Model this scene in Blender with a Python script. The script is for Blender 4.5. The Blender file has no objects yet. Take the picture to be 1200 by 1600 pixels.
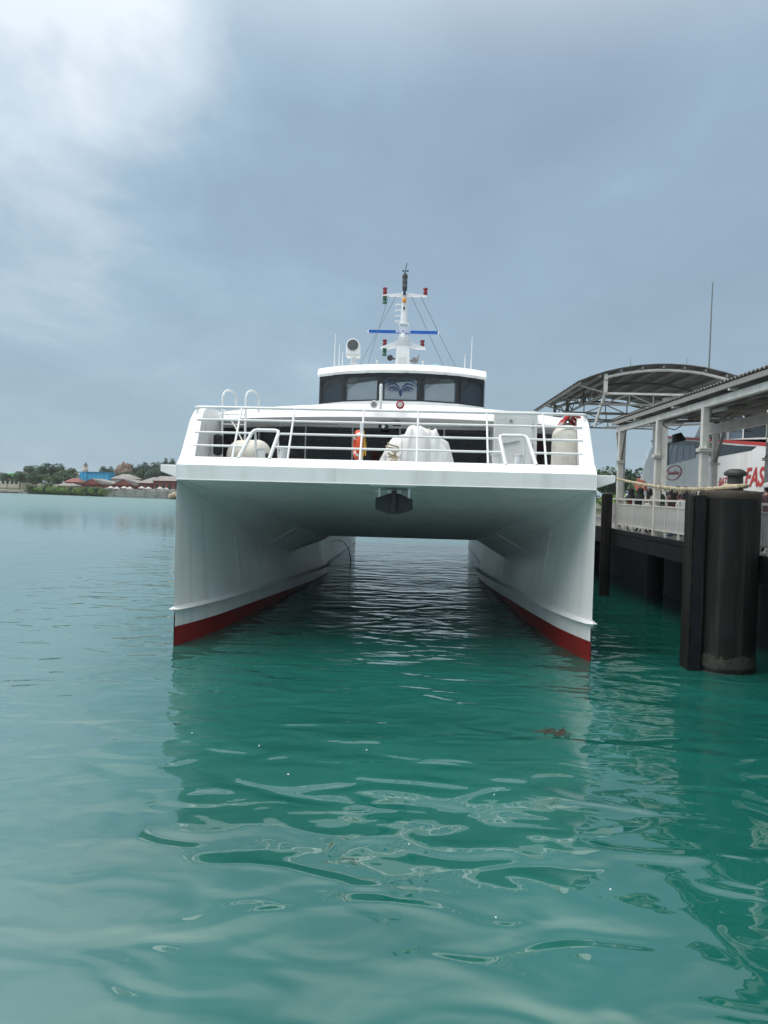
import bpy, bmesh, math, random
from mathutils import Vector, Matrix, noise
R = math.radians
rng = random.Random(7)
scene = bpy.context.scene
COL = scene.collection

# ------------------------------------------------------------------ camera
cam_data = bpy.data.cameras.new('camera')
cam = bpy.data.objects.new('camera', cam_data); COL.objects.link(cam)
cam_data.sensor_fit = 'VERTICAL'; cam_data.sensor_height = 24.0; cam_data.sensor_width = 18.0
cam_data.lens = 24.0 * 1200 / 1600
cam_data.clip_start = 0.05; cam_data.clip_end = 20000
cam.matrix_world = (Matrix.Translation((0, 0, 3.9)) @ Matrix.Rotation(R(1.868), 4, 'Z')
                    @ Matrix.Rotation(R(90 - 1.577), 4, 'X') @ Matrix.Rotation(R(1.5), 4, 'Z'))
scene.camera = cam

# ------------------------------------------------------------------ world: overcast sky
SUN_AZ, SUN_EL = R(-108), R(52)           # azimuth from +Y towards +X
world = bpy.data.worlds.new('World'); scene.world = world; world.use_nodes = True
nt = world.node_tree; nt.nodes.clear()
def N(t, kind, **kw):
    n = t.nodes.new(kind)
    for k, v in kw.items(): setattr(n, k, v)
    return n
def L(t, a, b): t.links.new(a, b)
def math_node(t, op, a, b=None, c=None, clamp=False):
    n = N(t, 'ShaderNodeMath', operation=op); n.use_clamp = clamp
    for i, v in enumerate((a, b, c)):
        if v is None: continue
        if isinstance(v, (int, float)): n.inputs[i].default_value = v
        else: L(t, v, n.inputs[i])
    return n.outputs[0]
def ramp(t, fac, stops, interp='EASE'):
    n = N(t, 'ShaderNodeValToRGB'); cr = n.color_ramp; cr.interpolation = interp
    while len(cr.elements) < len(stops): cr.elements.new(0.5)
    for e, (p, c) in zip(cr.elements, stops):
        e.position = p; e.color = (*c, 1) if len(c) == 3 else c
    L(t, fac, n.inputs[0]); return n.outputs[0]
def mixc(t, fac, a, b, blend='MIX'):
    n = N(t, 'ShaderNodeMix', data_type='RGBA', blend_type=blend)
    for sock, v in ((n.inputs[0], fac), (n.inputs[6], a), (n.inputs[7], b)):
        if isinstance(v, (int, float)): sock.default_value = v
        elif isinstance(v, tuple): sock.default_value = (*v, 1)
        else: L(t, v, sock)
    return n.outputs[2]
tc = N(nt, 'ShaderNodeTexCoord')
nrm = N(nt, 'ShaderNodeVectorMath', operation='NORMALIZE'); L(nt, tc.outputs['Generated'], nrm.inputs[0])
sep = N(nt, 'ShaderNodeSeparateXYZ'); L(nt, nrm.outputs[0], sep.inputs[0])
zpos = math_node(nt, 'MAXIMUM', sep.outputs[2], 0.0)
den = math_node(nt, 'ADD', zpos, 0.22)
cx = math_node(nt, 'DIVIDE', sep.outputs[0], den); cy = math_node(nt, 'DIVIDE', sep.outputs[1], den)
comb = N(nt, 'ShaderNodeCombineXYZ'); L(nt, cx, comb.inputs[0]); L(nt, cy, comb.inputs[1])
def wnoise(scale, detail, rough, off, dist=0.0):
    mp = N(nt, 'ShaderNodeMapping'); mp.inputs['Location'].default_value = off; L(nt, comb.outputs[0], mp.inputs[0])
    mp.inputs['Rotation'].default_value = (0, 0, 0.5); mp.inputs['Scale'].default_value = (1.0, 0.75, 1)
    n = N(nt, 'ShaderNodeTexNoise'); n.inputs['Scale'].default_value = scale; n.inputs['Detail'].default_value = detail
    n.inputs['Roughness'].default_value = rough; n.inputs['Distortion'].default_value = dist
    L(nt, mp.outputs[0], n.inputs['Vector']); return n.outputs[0]
n1 = wnoise(0.9, 3.0, 0.45, (3.1, 1.7, 0.0), 0.3)
n2 = wnoise(2.3, 5.0, 0.55, (9.3, 4.2, 0.0), 0.4)
cl = math_node(nt, 'ADD', math_node(nt, 'MULTIPLY', n1, 0.56), math_node(nt, 'MULTIPLY', n2, 0.44))
n3 = wnoise(4.6, 6.0, 0.6, (1.3, 7.7, 0.0), 0.8)
cl = math_node(nt, 'ADD', cl, math_node(nt, 'MULTIPLY', math_node(nt, 'SUBTRACT', n3, 0.5), 0.16))
# a gentle trend: brighter cloud towards the veiled sun at the left, darker rain cloud at the right
cl = math_node(nt, 'ADD', cl, math_node(nt, 'MULTIPLY', sep.outputs[0], -0.17))
def lobe(az, el, power, gain):
    d = N(nt, 'ShaderNodeVectorMath', operation='DOT_PRODUCT'); L(nt, nrm.outputs[0], d.inputs[0])
    d.inputs[1].default_value = (math.sin(R(az)) * math.cos(R(el)), math.cos(R(az)) * math.cos(R(el)), math.sin(R(el)))
    p = math_node(nt, 'POWER', math_node(nt, 'MAXIMUM', d.outputs['Value'], 0.0), power)
    return math_node(nt, 'MULTIPLY', p, gain)
thin = math_node(nt, 'ADD', lobe(-27, 31, 60, 0.46), lobe(-4, 29, 300, 0.05))
cl2 = math_node(nt, 'ADD', cl, math_node(nt, 'MULTIPLY', thin, math_node(nt, 'ADD', 0.35, math_node(nt, 'MULTIPLY', n2, 1.3))))
cloud = ramp(nt, cl2, [(0.34, (0.200, 0.270, 0.352)), (0.50, (0.225, 0.308, 0.397)), (0.64, (0.268, 0.366, 0.455)), (0.92, (0.60, 0.66, 0.72))], 'LINEAR')
# pale damp air near the horizon, brighter overcast towards the zenith
hz = math_node(nt, 'POWER', math_node(nt, 'SUBTRACT', 1.0, zpos), 5.0)
cloud = mixc(nt, math_node(nt, 'MULTIPLY', hz, 0.75), cloud, (0.272, 0.368, 0.418))
zw = N(nt, 'ShaderNodeMapRange', interpolation_type='SMOOTHSTEP'); zw.inputs[1].default_value = 0.44; zw.inputs[2].default_value = 0.92
L(nt, zpos, zw.inputs[0])
cloud = mixc(nt, zw.outputs[0], cloud, (1.46, 1.47, 1.43))
sky = N(nt, 'ShaderNodeTexSky', sky_type='NISHITA'); sky.sun_disc = False
sky.sun_elevation = SUN_EL; sky.sun_rotation = SUN_AZ; sky.air_density = 1.0; sky.dust_density = 2.0
bg1 = N(nt, 'ShaderNodeBackground'); L(nt, sky.outputs[0], bg1.inputs[0]); bg1.inputs[1].default_value = 0.06
bg2 = N(nt, 'ShaderNodeBackground'); L(nt, cloud, bg2.inputs[0]); bg2.inputs[1].default_value = 1.03
mx = N(nt, 'ShaderNodeMixShader'); mx.inputs[0].default_value = 0.9
L(nt, bg1.outputs[0], mx.inputs[1]); L(nt, bg2.outputs[0], mx.inputs[2])
wo = N(nt, 'ShaderNodeOutputWorld'); L(nt, mx.outputs[0], wo.inputs[0])

# ------------------------------------------------------------------ sun veiled by cloud, exposure
sd = bpy.data.lights.new('sun', 'SUN'); sd.energy = 1.25; sd.angle = R(55); sd.color = (1.0, 0.96, 0.9)
sun = bpy.data.objects.new('sun', sd); COL.objects.link(sun)
sdir = Vector((math.sin(SUN_AZ) * math.cos(SUN_EL), math.cos(SUN_AZ) * math.cos(SUN_EL), math.sin(SUN_EL)))
sun.rotation_euler = sdir.to_track_quat('Z', 'Y').to_euler()
vs = scene.view_settings
vs.view_transform = 'Standard'; vs.look = 'None'; vs.exposure = 0.55; vs.gamma = 1.0; vs.use_curve_mapping = False
scene.cycles.max_bounces = 10; scene.cycles.diffuse_bounces = 5; scene.cycles.glossy_bounces = 4
scene.cycles.transparent_max_bounces = 12
scene.cycles.caustics_reflective = True; scene.cycles.caustics_refractive = False

# ------------------------------------------------------------------ materials
def mat(name, col, rough=0.5, var=0.12, vscale=3.0, metal=0.0, bump=0.0, bscale=20.0, spec=0.5, streak=None, stain=None, coord='Object'):
    m = bpy.data.materials.new(name); m.use_nodes = True; t = m.node_tree
    b = t.nodes['Principled BSDF']; b.inputs['Roughness'].default_value = rough
    b.inputs['Metallic'].default_value = metal; b.inputs['Specular IOR Level'].default_value = spec
    c = N(t, 'ShaderNodeTexCoord').outputs[coord]
    n = N(t, 'ShaderNodeTexNoise'); n.inputs['Scale'].default_value = vscale; n.inputs['Detail'].default_value = 5
    L(t, c, n.inputs['Vector'])
    dark = tuple(x * (1 - var) for x in col); light = tuple(min(1, x * (1 + var)) for x in col)
    out = ramp(t, n.outputs[0], [(0.32, dark), (0.68, light)], 'LINEAR')
    if stain:                                   # (colour, amount, scale): blotches of dirt or growth
        s = N(t, 'ShaderNodeTexNoise'); s.inputs['Scale'].default_value = stain[2]; s.inputs['Detail'].default_value = 6
        s.inputs['Roughness'].default_value = 0.65; L(t, c, s.inputs['Vector'])
        f = ramp(t, s.outputs[0], [(0.5, (0, 0, 0)), (0.72, (stain[1],) * 3)], 'LINEAR')
        out = mixc(t, f, out, stain[0])
    if streak:                                  # (colour, amount, scale): runs of rust and salt down the plating
        mp = N(t, 'ShaderNodeMapping'); mp.inputs['Scale'].default_value = (streak[2], streak[2], streak[2] * 0.05)
        L(t, c, mp.inputs[0])
        s = N(t, 'ShaderNodeTexNoise'); s.inputs['Scale'].default_value = 1.0; s.inputs['Detail'].default_value = 4
        L(t, mp.outputs[0], s.inputs['Vector'])
        f = ramp(t, s.outputs[0], [(0.52, (0, 0, 0)), (0.75, (streak[1],) * 3)], 'LINEAR')
        out = mixc(t, f, out, streak[0])
    L(t, out, b.inputs['Base Color'])
    r = math_node(t, 'ADD', rough - 0.08, math_node(t, 'MULTIPLY', n.outputs[0], 0.16), clamp=True)
    L(t, r, b.inputs['Roughness'])
    if bump:
        bn = N(t, 'ShaderNodeTexNoise'); bn.inputs['Scale'].default_value = bscale; bn.inputs['Detail'].default_value = 4
        L(t, c, bn.inputs['Vector'])
        bp = N(t, 'ShaderNodeBump'); bp.inputs['Strength'].default_value = 1.0; bp.inputs['Distance'].default_value = bump
        L(t, bn.outputs[0], bp.inputs['Height']); L(t, bp.outputs[0], b.inputs['Normal'])
    return m
def glass_mat(name, tint, ior=1.42, rough=0.02):
    m = bpy.data.materials.new(name); m.use_nodes = True; t = m.node_tree; t.nodes.clear()
    tr = N(t, 'ShaderNodeBsdfTransparent'); tr.inputs[0].default_value = (*tint, 1)
    gl = N(t, 'ShaderNodeBsdfGlossy'); gl.inputs['Roughness'].default_value = rough
    fr = N(t, 'ShaderNodeFresnel'); fr.inputs[0].default_value = ior
    mx = N(t, 'ShaderNodeMixShader'); o = N(t, 'ShaderNodeOutputMaterial')
    L(t, fr.outputs[0], mx.inputs[0]); L(t, tr.outputs[0], mx.inputs[1]); L(t, gl.outputs[0], mx.inputs[2]); L(t, mx.outputs[0], o.inputs[0])
    return m
M = {}
M['hull'] = mat('hull white paint', (0.85, 0.86, 0.855), 0.32, 0.04, 0.8, bump=0.004, bscale=0.9, streak=((0.50, 0.50, 0.46), 0.35, 2.2))
M['white'] = mat('white gloss paint', (0.82, 0.83, 0.83), 0.3, 0.04, 2.0, stain=((0.55, 0.54, 0.5), 0.35, 1.6))
M['rail'] = mat('rail white paint', (0.8, 0.81, 0.81), 0.35, 0.05, 3.0)
M['seam'] = mat('weld bead paint', (0.84, 0.85, 0.85), 0.35, 0.03)
M['red'] = mat('red antifouling paint', (0.22, 0.013, 0.012), 0.5, 0.18, 1.5, stain=((0.07, 0.025, 0.018), 0.7, 3.0))
M['deck'] = mat('grey deck paint', (0.36, 0.38, 0.38), 0.6, 0.1, 2.0)
M['greywall'] = mat('pale grey paint', (0.62, 0.64, 0.63), 0.4, 0.05, 1.2, stain=((0.42, 0.41, 0.37), 0.3, 2.0))
M['darkglass'] = mat('dark window glass', (0.008, 0.009, 0.011), 0.06, 0.1, 2.0, spec=0.35)
M['black'] = mat('black rubber', (0.012, 0.012, 0.014), 0.45, 0.2, 4.0)
M['anchor'] = mat('black anchor paint', (0.012, 0.013, 0.017), 0.55, 0.2, 4.0, bump=0.003, bscale=25)
M['frame'] = mat('black window frame', (0.014, 0.015, 0.016), 0.35, 0.1)
M['interior'] = mat('dark cabin interior', (0.03, 0.03, 0.032), 0.8, 0.2)
M['pane_reflection'] = mat('grey blind', (0.8, 0.82, 0.83), 0.8, 0.06, 2.0)  # pale tone standing in for the reflection in the centre panes
M['glass'] = glass_mat('tinted wheelhouse glass', (0.66, 0.69, 0.72))
M['glassclear'] = glass_mat('lighter centre glass', (0.92, 0.94, 0.95))
M['blue'] = mat('blue plastic', (0.01, 0.10, 0.42), 0.35, 0.08)
M['emblem'] = mat('blue print', (0.012, 0.035, 0.10), 0.5, 0.1)
M['print'] = mat('white print', (0.85, 0.85, 0.85), 0.5, 0.02)
M['lampred'] = mat('red lamp glass', (0.22, 0.012, 0.02), 0.25, 0.2, 8.0)
M['lampgreen'] = mat('green lamp glass', (0.012, 0.09, 0.055), 0.25, 0.2, 8.0)
M['lampamber'] = mat('amber lamp glass', (0.65, 0.24, 0.02), 0.3, 0.15, 8.0)
M['lens'] = mat('smoked lamp glass', (0.10, 0.105, 0.11), 0.15, 0.3, 12.0)
M['steel'] = mat('stainless steel', (0.45, 0.46, 0.47), 0.3, 0.1, 5.0, metal=1.0)
M['wire'] = mat('stay wire', (0.16, 0.19, 0.19), 0.5, 0.1)
M['dome'] = mat('green tinted dome', (0.18, 0.42, 0.40), 0.35, 0.1)
M['fender'] = mat('off white fender rubber', (0.66, 0.63, 0.56), 0.5, 0.08, 3.0, stain=((0.38, 0.31, 0.24), 0.55, 4.0), bump=0.004, bscale=12)
M['tarp'] = mat('white tarpaulin', (0.72, 0.73, 0.72), 0.55, 0.06, 2.5, stain=((0.5, 0.49, 0.45), 0.35, 3.0), bump=0.006, bscale=9)
M['orange'] = mat('orange lifebuoy', (0.72, 0.085, 0.02), 0.5, 0.1)
M['yellow'] = mat('yellow line', (0.75, 0.42, 0.04), 0.6, 0.1)
M['redrope'] = mat('red rope', (0.42, 0.02, 0.025), 0.8, 0.25, 20.0, bump=0.006, bscale=60)
M['whiterope'] = mat('white rope', (0.62, 0.6, 0.55), 0.85, 0.15, 30.0, bump=0.006, bscale=60)
M['mooring'] = mat('beige mooring rope', (0.50, 0.42, 0.29), 0.9, 0.25, 14.0, bump=0.01, bscale=40)
M['pile'] = mat('tarred steel pile', (0.011, 0.0105, 0.0095), 0.55, 0.3, 1.6, bump=0.003, bscale=5,
                spec=0.2, streak=((0.045, 0.045, 0.042), 0.8, 6.0), stain=((0.012, 0.014, 0.015), 0.8, 2.0))
M['piletop'] = mat('rusted pile cap', (0.045, 0.036, 0.028), 0.85, 0.35, 6.0, bump=0.02, bscale=18, stain=((0.13, 0.06, 0.03), 0.6, 7.0))
M['barnacle'] = mat('barnacle crust', (0.030, 0.033, 0.024), 0.85, 0.5, 9.0, bump=0.012, bscale=50, stain=((0.09, 0.09, 0.075), 0.6, 22.0))
M['bollard'] = mat('old iron', (0.035, 0.036, 0.035), 0.6, 0.3, 8.0, bump=0.012, bscale=22)
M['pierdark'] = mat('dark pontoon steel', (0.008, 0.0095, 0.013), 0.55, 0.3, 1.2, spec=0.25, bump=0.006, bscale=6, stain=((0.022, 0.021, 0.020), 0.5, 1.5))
M['pierdeck'] = mat('pier concrete', (0.20, 0.20, 0.19), 0.8, 0.2, 1.2, bump=0.004, bscale=30)
M['pierwhite'] = mat('weathered white paint', (0.66, 0.66, 0.62), 0.5, 0.07, 2.0, stain=((0.36, 0.31, 0.24), 0.5, 2.6), streak=((0.34, 0.27, 0.2), 0.4, 5.0))
M['picket'] = mat('grey white pickets', (0.62, 0.62, 0.60), 0.5, 0.08, 3.0)
M['sheet'] = mat('weathered roof sheeting', (0.12, 0.115, 0.105), 0.6, 0.25, 0.9, metal=0.0, stain=((0.09, 0.075, 0.06), 0.7, 1.2))
M['sheetgreen'] = mat('translucent green roof sheet', (0.22, 0.36, 0.31), 0.5, 0.15, 1.0)
M['truss'] = mat('grey truss paint', (0.27, 0.265, 0.245), 0.55, 0.15, 2.0, stain=((0.2, 0.15, 0.11), 0.5, 2.0))
M['ferrywhite'] = mat('second ferry white', (0.84, 0.84, 0.83), 0.35, 0.05, 0.7, streak=((0.42, 0.36, 0.3), 0.35, 1.8), bump=0.003, bscale=1.2)
M['ferryred'] = mat('second ferry red', (0.50, 0.035, 0.03), 0.4, 0.1, 2.0)
M['ferryorange'] = mat('second ferry orange red', (0.66, 0.11, 0.05), 0.4, 0.1)
M['sideglass'] = mat('bluish side window', (0.06, 0.085, 0.12), 0.05, 0.2, 1.5, spec=0.9)
M['seaweed'] = mat('brown seaweed', (0.05, 0.035, 0.02), 0.7, 0.35, 15.0)
M['scrap'] = mat('white scrap', (0.7, 0.72, 0.7), 0.6, 0.1)

# ------------------------------------------------------------------ mesh helpers
class MB:
    def __init__(s): s.v = []; s.f = []; s.m = []
    def add(s, verts, faces, mi=0):
        o = len(s.v); s.v += [tuple(v) for v in verts]
        for f in faces: s.f.append(tuple(i + o for i in f)); s.m.append(mi)
        return s
    def box(s, a, b, mi=0):
        x0, y0, z0 = a; x1, y1, z1 = b
        return s.add([(x0,y0,z0),(x1,y0,z0),(x1,y1,z0),(x0,y1,z0),(x0,y0,z1),(x1,y0,z1),(x1,y1,z1),(x0,y1,z1)],
                     [(0,3,2,1),(4,5,6,7),(0,1,5,4),(1,2,6,5),(2,3,7,6),(3,0,4,7)], mi)
    def prism(s, poly, d, mi=0):
        """poly: list of 3-D points (one flat outline), d: extrusion vector"""
        n = len(poly); d = Vector(d); a = [Vector(p) for p in poly]
        return s.add(a + [p + d for p in a], [tuple(range(n - 1, -1, -1)), tuple(range(n, 2 * n))] +
                     [(i, (i + 1) % n, (i + 1) % n + n, i + n) for i in range(n)], mi)
    def tube(s, path, r, seg=8, mi=0, caps=True):
        p = [Vector(q) for q in path]; n = len(p); rs = r if isinstance(r, (list, tuple)) else [r] * n
        vs = []; u = None
        for i in range(n):
            t = (p[min(i + 1, n - 1)] - p[max(i - 1, 0)]).normalized()
            if u is None: u = t.orthogonal().normalized()
            else:
                u = (u - t * u.dot(t)); u = u.normalized() if u.length > 1e-6 else t.orthogonal().normalized()
            w = t.cross(u)
            for k in range(seg):
                a = 2 * math.pi * k / seg + math.pi / seg
                vs.append(p[i] + (u * math.cos(a) + w * math.sin(a)) * rs[i])
        fs = [(i*seg+k, i*seg+(k+1)%seg, (i+1)*seg+(k+1)%seg, (i+1)*seg+k) for i in range(n-1) for k in range(seg)]
        if caps: fs += [tuple(range(seg-1, -1, -1)), tuple((n-1)*seg + k for k in range(seg))]
        return s.add(vs, fs, mi)
    def bar(s, a, b, w, h, mi=0):
        """rectangular bar from a to b, w across (horizontal), h in the other direction"""
        a = Vector(a); b = Vector(b); t = (b - a).normalized()
        up = Vector((0, 0, 1)) if abs(t.z) < 0.95 else Vector((0, 1, 0))
        x = t.cross(up).normalized() * (w / 2); y = x.cross(t).normalized() * (h / 2)
        q = [a-x-y, a+x-y, a+x+y, a-x+y]
        return s.prism(q, b - a, mi)
    def lathe(s, prof, c=(0,0,0), axis=(0,0,1), seg=16, mi=0):
        ax = Vector(axis).normalized(); u = ax.orthogonal().normalized()
        if abs(ax.z) > 0.99: u = Vector((1, 0, 0))
        w = ax.cross(u); c = Vector(c); n = len(prof)
        vs = [c + ax * z + (u * math.cos(2*math.pi*k/seg) + w * math.sin(2*math.pi*k/seg)) * max(r, 1e-4) for r, z in prof for k in range(seg)]
        fs = [(i*seg+k, i*seg+(k+1)%seg, (i+1)*seg+(k+1)%seg, (i+1)*seg+k) for i in range(n-1) for k in range(seg)]
        fs += [tuple(range(seg-1, -1, -1)), tuple((n-1)*seg+k for k in range(seg))]
        return s.add(vs, fs, mi)
    def loft(s, rows, mi=0, close=False):
        m = len(rows[0]); vs = [p for r in rows for p in r]; fs = []
        for i in range(len(rows) - 1):
            for k in range(m - (0 if close else 1)):
                fs.append((i*m+k, i*m+(k+1)%m, (i+1)*m+(k+1)%m, (i+1)*m+k))
        return s.add(vs, fs, mi)
    def mesh(s, name, mats, smooth=False, recalc=True, weld=True):
        me = bpy.data.meshes.new(name); me.from_pydata(s.v, [], s.f)
        for m in (mats if isinstance(mats, (list, tuple)) else [mats]): me.materials.append(m)
        me.polygons.foreach_set('material_index', s.m)
        if recalc:
            bm = bmesh.new(); bm.from_mesh(me)
            if weld: bmesh.ops.remove_doubles(bm, verts=bm.verts, dist=1e-5)
            bmesh.ops.recalc_face_normals(bm, faces=bm.faces); bm.to_mesh(me); bm.free()
        if smooth:
            me.polygons.foreach_set('use_smooth', [True] * len(me.polygons))
            me.set_sharp_from_angle(angle=R(38))
        me.update(); return me
    def build(s, name, mats, parent=None, smooth=False, bevel=0.0, recalc=True, loc=None, weld=True):
        o = bpy.data.objects.new(name, s.mesh(name, mats, smooth, recalc, weld)); COL.objects.link(o)
        if parent: o.parent = parent
        if loc: o.location = loc
        if bevel:
            b = o.modifiers.new('bevel', 'BEVEL'); b.width = bevel; b.segments = 2; b.limit_method = 'ANGLE'; b.angle_limit = R(35)
        return o
def tag(o, label=None, cat=None, group=None, kind=None):
    for k, v in (('label', label), ('category', cat), ('group', group), ('kind', kind)):
        if v: o[k] = v
    return o
def thing(name, label, cat, loc=(0,0,0), rz=0.0, group=None):
    o = bpy.data.objects.new(name, None); COL.objects.link(o); o.location = loc; o.rotation_euler = (0, 0, rz)
    o.empty_display_size = 0.2
    return tag(o, label, cat, group)
def copy_tree(o, parent=None):
    c = o.copy(); COL.objects.link(c); c.parent = parent
    for ch in o.children: copy_tree(ch, c)
    return c
def inst(src, parent, loc=None, name=None):
    o = bpy.data.objects.new(name or src.name.split('.')[0], src.data); COL.objects.link(o); o.parent = parent
    if loc: o.location = loc
    return o
def capsule(r, h, seg=6, flat=0.6):
    """lathe profile of a rounded cylinder, base at 0, height h"""
    p = [(r * math.sin(a), r * flat * (1 - math.cos(a))) for a in [i * math.pi / 2 / seg for i in range(seg + 1)]]
    return p + [(x, h - z) for x, z in reversed(p)]

# ------------------------------------------------------------------ water
def water_material():
    m = bpy.data.materials.new('harbour water'); m.use_nodes = True; t = m.node_tree
    b = t.nodes['Principled BSDF']; b.inputs['IOR'].default_value = 2.0
    pos = N(t, 'ShaderNodeNewGeometry').outputs['Position']
    def ns(scale, sx, sy, rot, detail=2.0, rough=0.45, dist=0.0):
        mp = N(t, 'ShaderNodeMapping'); mp.inputs['Scale'].default_value = (sx, sy, 1); mp.inputs['Rotation'].default_value = (0, 0, rot)
        L(t, pos, mp.inputs[0])
        n = N(t, 'ShaderNodeTexNoise'); n.noise_dimensions = '2D'; n.inputs['Scale'].default_value = scale; n.inputs['Detail'].default_value = detail
        n.inputs['Roughness'].default_value = rough; n.inputs['Distortion'].default_value = dist
        L(t, mp.outputs[0], n.inputs['Vector']); return n.outputs[0]
    murk = ns(0.35, 1, 1, 0.3, 3)
    body = ramp(t, murk, [(0.3, (0.0065, 0.092, 0.074)), (0.7, (0.0085, 0.112, 0.091))], 'LINEAR')
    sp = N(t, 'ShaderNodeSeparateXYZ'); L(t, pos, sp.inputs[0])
    # paler base colour on the open side, painted in for brighter sky reflection
    sheen_edge = math_node(t, 'ADD', math_node(t, 'MULTIPLY_ADD', sp.outputs[1], 0.3, math_node(t, 'SUBTRACT', sp.outputs[0], 4.8)), math_node(t, 'MULTIPLY', math_node(t, 'SUBTRACT', ns(0.18, 1, 0.6, 0.4, 3), 0.5), 2.6))
    sheen_mask = N(t, 'ShaderNodeMapRange', interpolation_type='SMOOTHSTEP'); sheen_mask.inputs[1].default_value = -8.5; sheen_mask.inputs[2].default_value = -3.6
    sheen_mask.inputs[3].default_value = 1.0; sheen_mask.inputs[4].default_value = 0.0; L(t, sheen_edge, sheen_mask.inputs[0])
    L(t, mixc(t, sheen_mask.outputs[0], body, (0.075, 0.180, 0.175)), b.inputs['Base Color'])
    # unresolved wavelets widen the reflection with distance
    far = N(t, 'ShaderNodeMapRange', interpolation_type='SMOOTHSTEP'); far.inputs[1].default_value = 25.0; far.inputs[2].default_value = 210.0
    far.inputs[3].default_value = 0.0; far.inputs[4].default_value = 0.5; L(t, sp.outputs[1], far.inputs[0]); L(t, far.outputs[0], b.inputs['Roughness'])
    # lee of the quay: small ripples die out close to the camera and in slicks
    lee = N(t, 'ShaderNodeMapRange', interpolation_type='SMOOTHSTEP'); lee.inputs[1].default_value = 8.5; lee.inputs[2].default_value = 17.0
    lee.inputs[3].default_value = 0.05; lee.inputs[4].default_value = 1.0; L(t, sp.outputs[1], lee.inputs[0])
    slick = ramp(t, ns(0.055, 0.6, 1.6, 0.2, 3), [(0.38, (0.25,) * 3), (0.62, (1.0,) * 3)])
    fine = math_node(t, 'MULTIPLY', lee.outputs[0], slick)
    h = math_node(t, 'MULTIPLY', ns(0.42, 0.8, 1.15, 0.35, 1.0, 0.4, 0.5), 0.085)
    h = math_node(t, 'ADD', h, math_node(t, 'MULTIPLY', ns(1.15, 0.75, 1.3, -0.2, 1.0, 0.4, 0.6), 0.054))
    h = math_node(t, 'ADD', h, math_node(t, 'MULTIPLY', ns(2.3, 0.8, 1.2, 0.5, 1.0, 0.4, 0.4), 0.005))
    mid = math_node(t, 'MULTIPLY', ns(2.6, 0.5, 1.5, 0.12, 2.0), math_node(t, 'MULTIPLY', fine, 0.020))
    sml = math_node(t, 'MULTIPLY', ns(7.0, 0.6, 1.4, -0.15, 2.0), math_node(t, 'MULTIPLY', fine, 0.004))
    h = math_node(t, 'ADD', h, math_node(t, 'ADD', mid, sml))
    calm = N(t, 'ShaderNodeMapRange', interpolation_type='SMOOTHSTEP'); calm.inputs[1].default_value = 18.0; calm.inputs[2].default_value = 110.0
    calm.inputs[3].default_value = 1.0; calm.inputs[4].default_value = 0.06; L(t, sp.outputs[1], calm.inputs[0])
    lft = N(t, 'ShaderNodeMapRange', interpolation_type='SMOOTHSTEP'); lft.inputs[1].default_value = -17.0; lft.inputs[2].default_value = -8.0
    lft.inputs[3].default_value = 0.16; lft.inputs[4].default_value = 1.0; L(t, sp.outputs[0], lft.inputs[0])
    h = math_node(t, 'MULTIPLY', h, math_node(t, 'MULTIPLY', calm.outputs[0], lft.outputs[0]))
    bp = N(t, 'ShaderNodeBump'); bp.inputs['Strength'].default_value = 1.0; bp.inputs['Distance'].default_value = 1.0
    L(t, h, bp.inputs['Height']); L(t, bp.outputs[0], b.inputs['Normal'])
    return m
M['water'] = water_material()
w = MB()
w.add([(-1500, -300, 0), (1500, -300, 0), (1500, 2500, 0), (-1500, 2500, 0)], [(0, 1, 2, 3)])
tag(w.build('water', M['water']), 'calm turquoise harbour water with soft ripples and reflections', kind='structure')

# ------------------------------------------------------------------ catamaran ferry
boat = thing('catamaran_ferry', 'white catamaran ferry seen bow on with red waterline', 'ferry', (-0.63, 18.25, 0), R(-1.3))
def lerp(x, pts):
    if x <= pts[0][0]: return pts[0][1]
    for (a, b), (c, d) in zip(pts, pts[1:]):
        if x <= c: return b + (d - b) * (x - a) / (c - a)
    return pts[-1][1]
LEN = 39.0
WL = [(0, 5.0), (1.0, 4.76), (2.3, 4.54), (5.4, 4.22), (9.9, 3.97), (15, 3.62), (17.5, 3.52), (19, 4.15), (43, 4.2)]
BX = [(0, 5.0), (0.4, 4.97), (8.25, 4.42), (10.35, 4.0), (17.5, 3.74), (19, 4.25), (43, 4.3)]
BZ = [(0, 4.05), (0.4, 3.95), (8.25, 1.99), (10.35, 1.53), (34, 1.53)]
AX = [(0, 4.96), (0.3, 4.80), (8.25, 3.42), (10.35, 2.95), (18, 2.8), (43, 2.6)]
AZ = [(0, 4.055), (8.25, 2.56), (10.35, 2.16), (34, 2.16)]
SPZ = [(0, 0.90), (5.4, 0.74), (9.9, 0.56), (16, 0.36), (34, 0.3)]     # spray rail
RDZ = [(0, 0.47), (5.4, 0.34), (9.9, 0.17), (14, 0.04), (20, 0.02), (43, 0.02)]     # red line
OUT = [(0, 5.0), (1.5, 5.09), (4, 5.18), (8, 5.22), (34, 5.22)]
OUTT = [(0, 5.0), (1.0, 5.12), (3, 5.3), (8, 5.4), (34, 5.4)]
ys = [0, 0.15, 0.4, 0.8, 1.4, 2.3, 3.5, 5.0, 6.6, 8.25, 9.3, 10.35, 12, 14, 16, 17.5, 19, 22, 25, 30, 36, LEN]
def inner(y, z):
    """half breadth of the inner hull face at height z"""
    zb = lerp(y, BZ); k = max(0, min(1, z / zb)); return lerp(y, WL) + (lerp(y, BX) - lerp(y, WL)) * k ** 1.5
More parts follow.
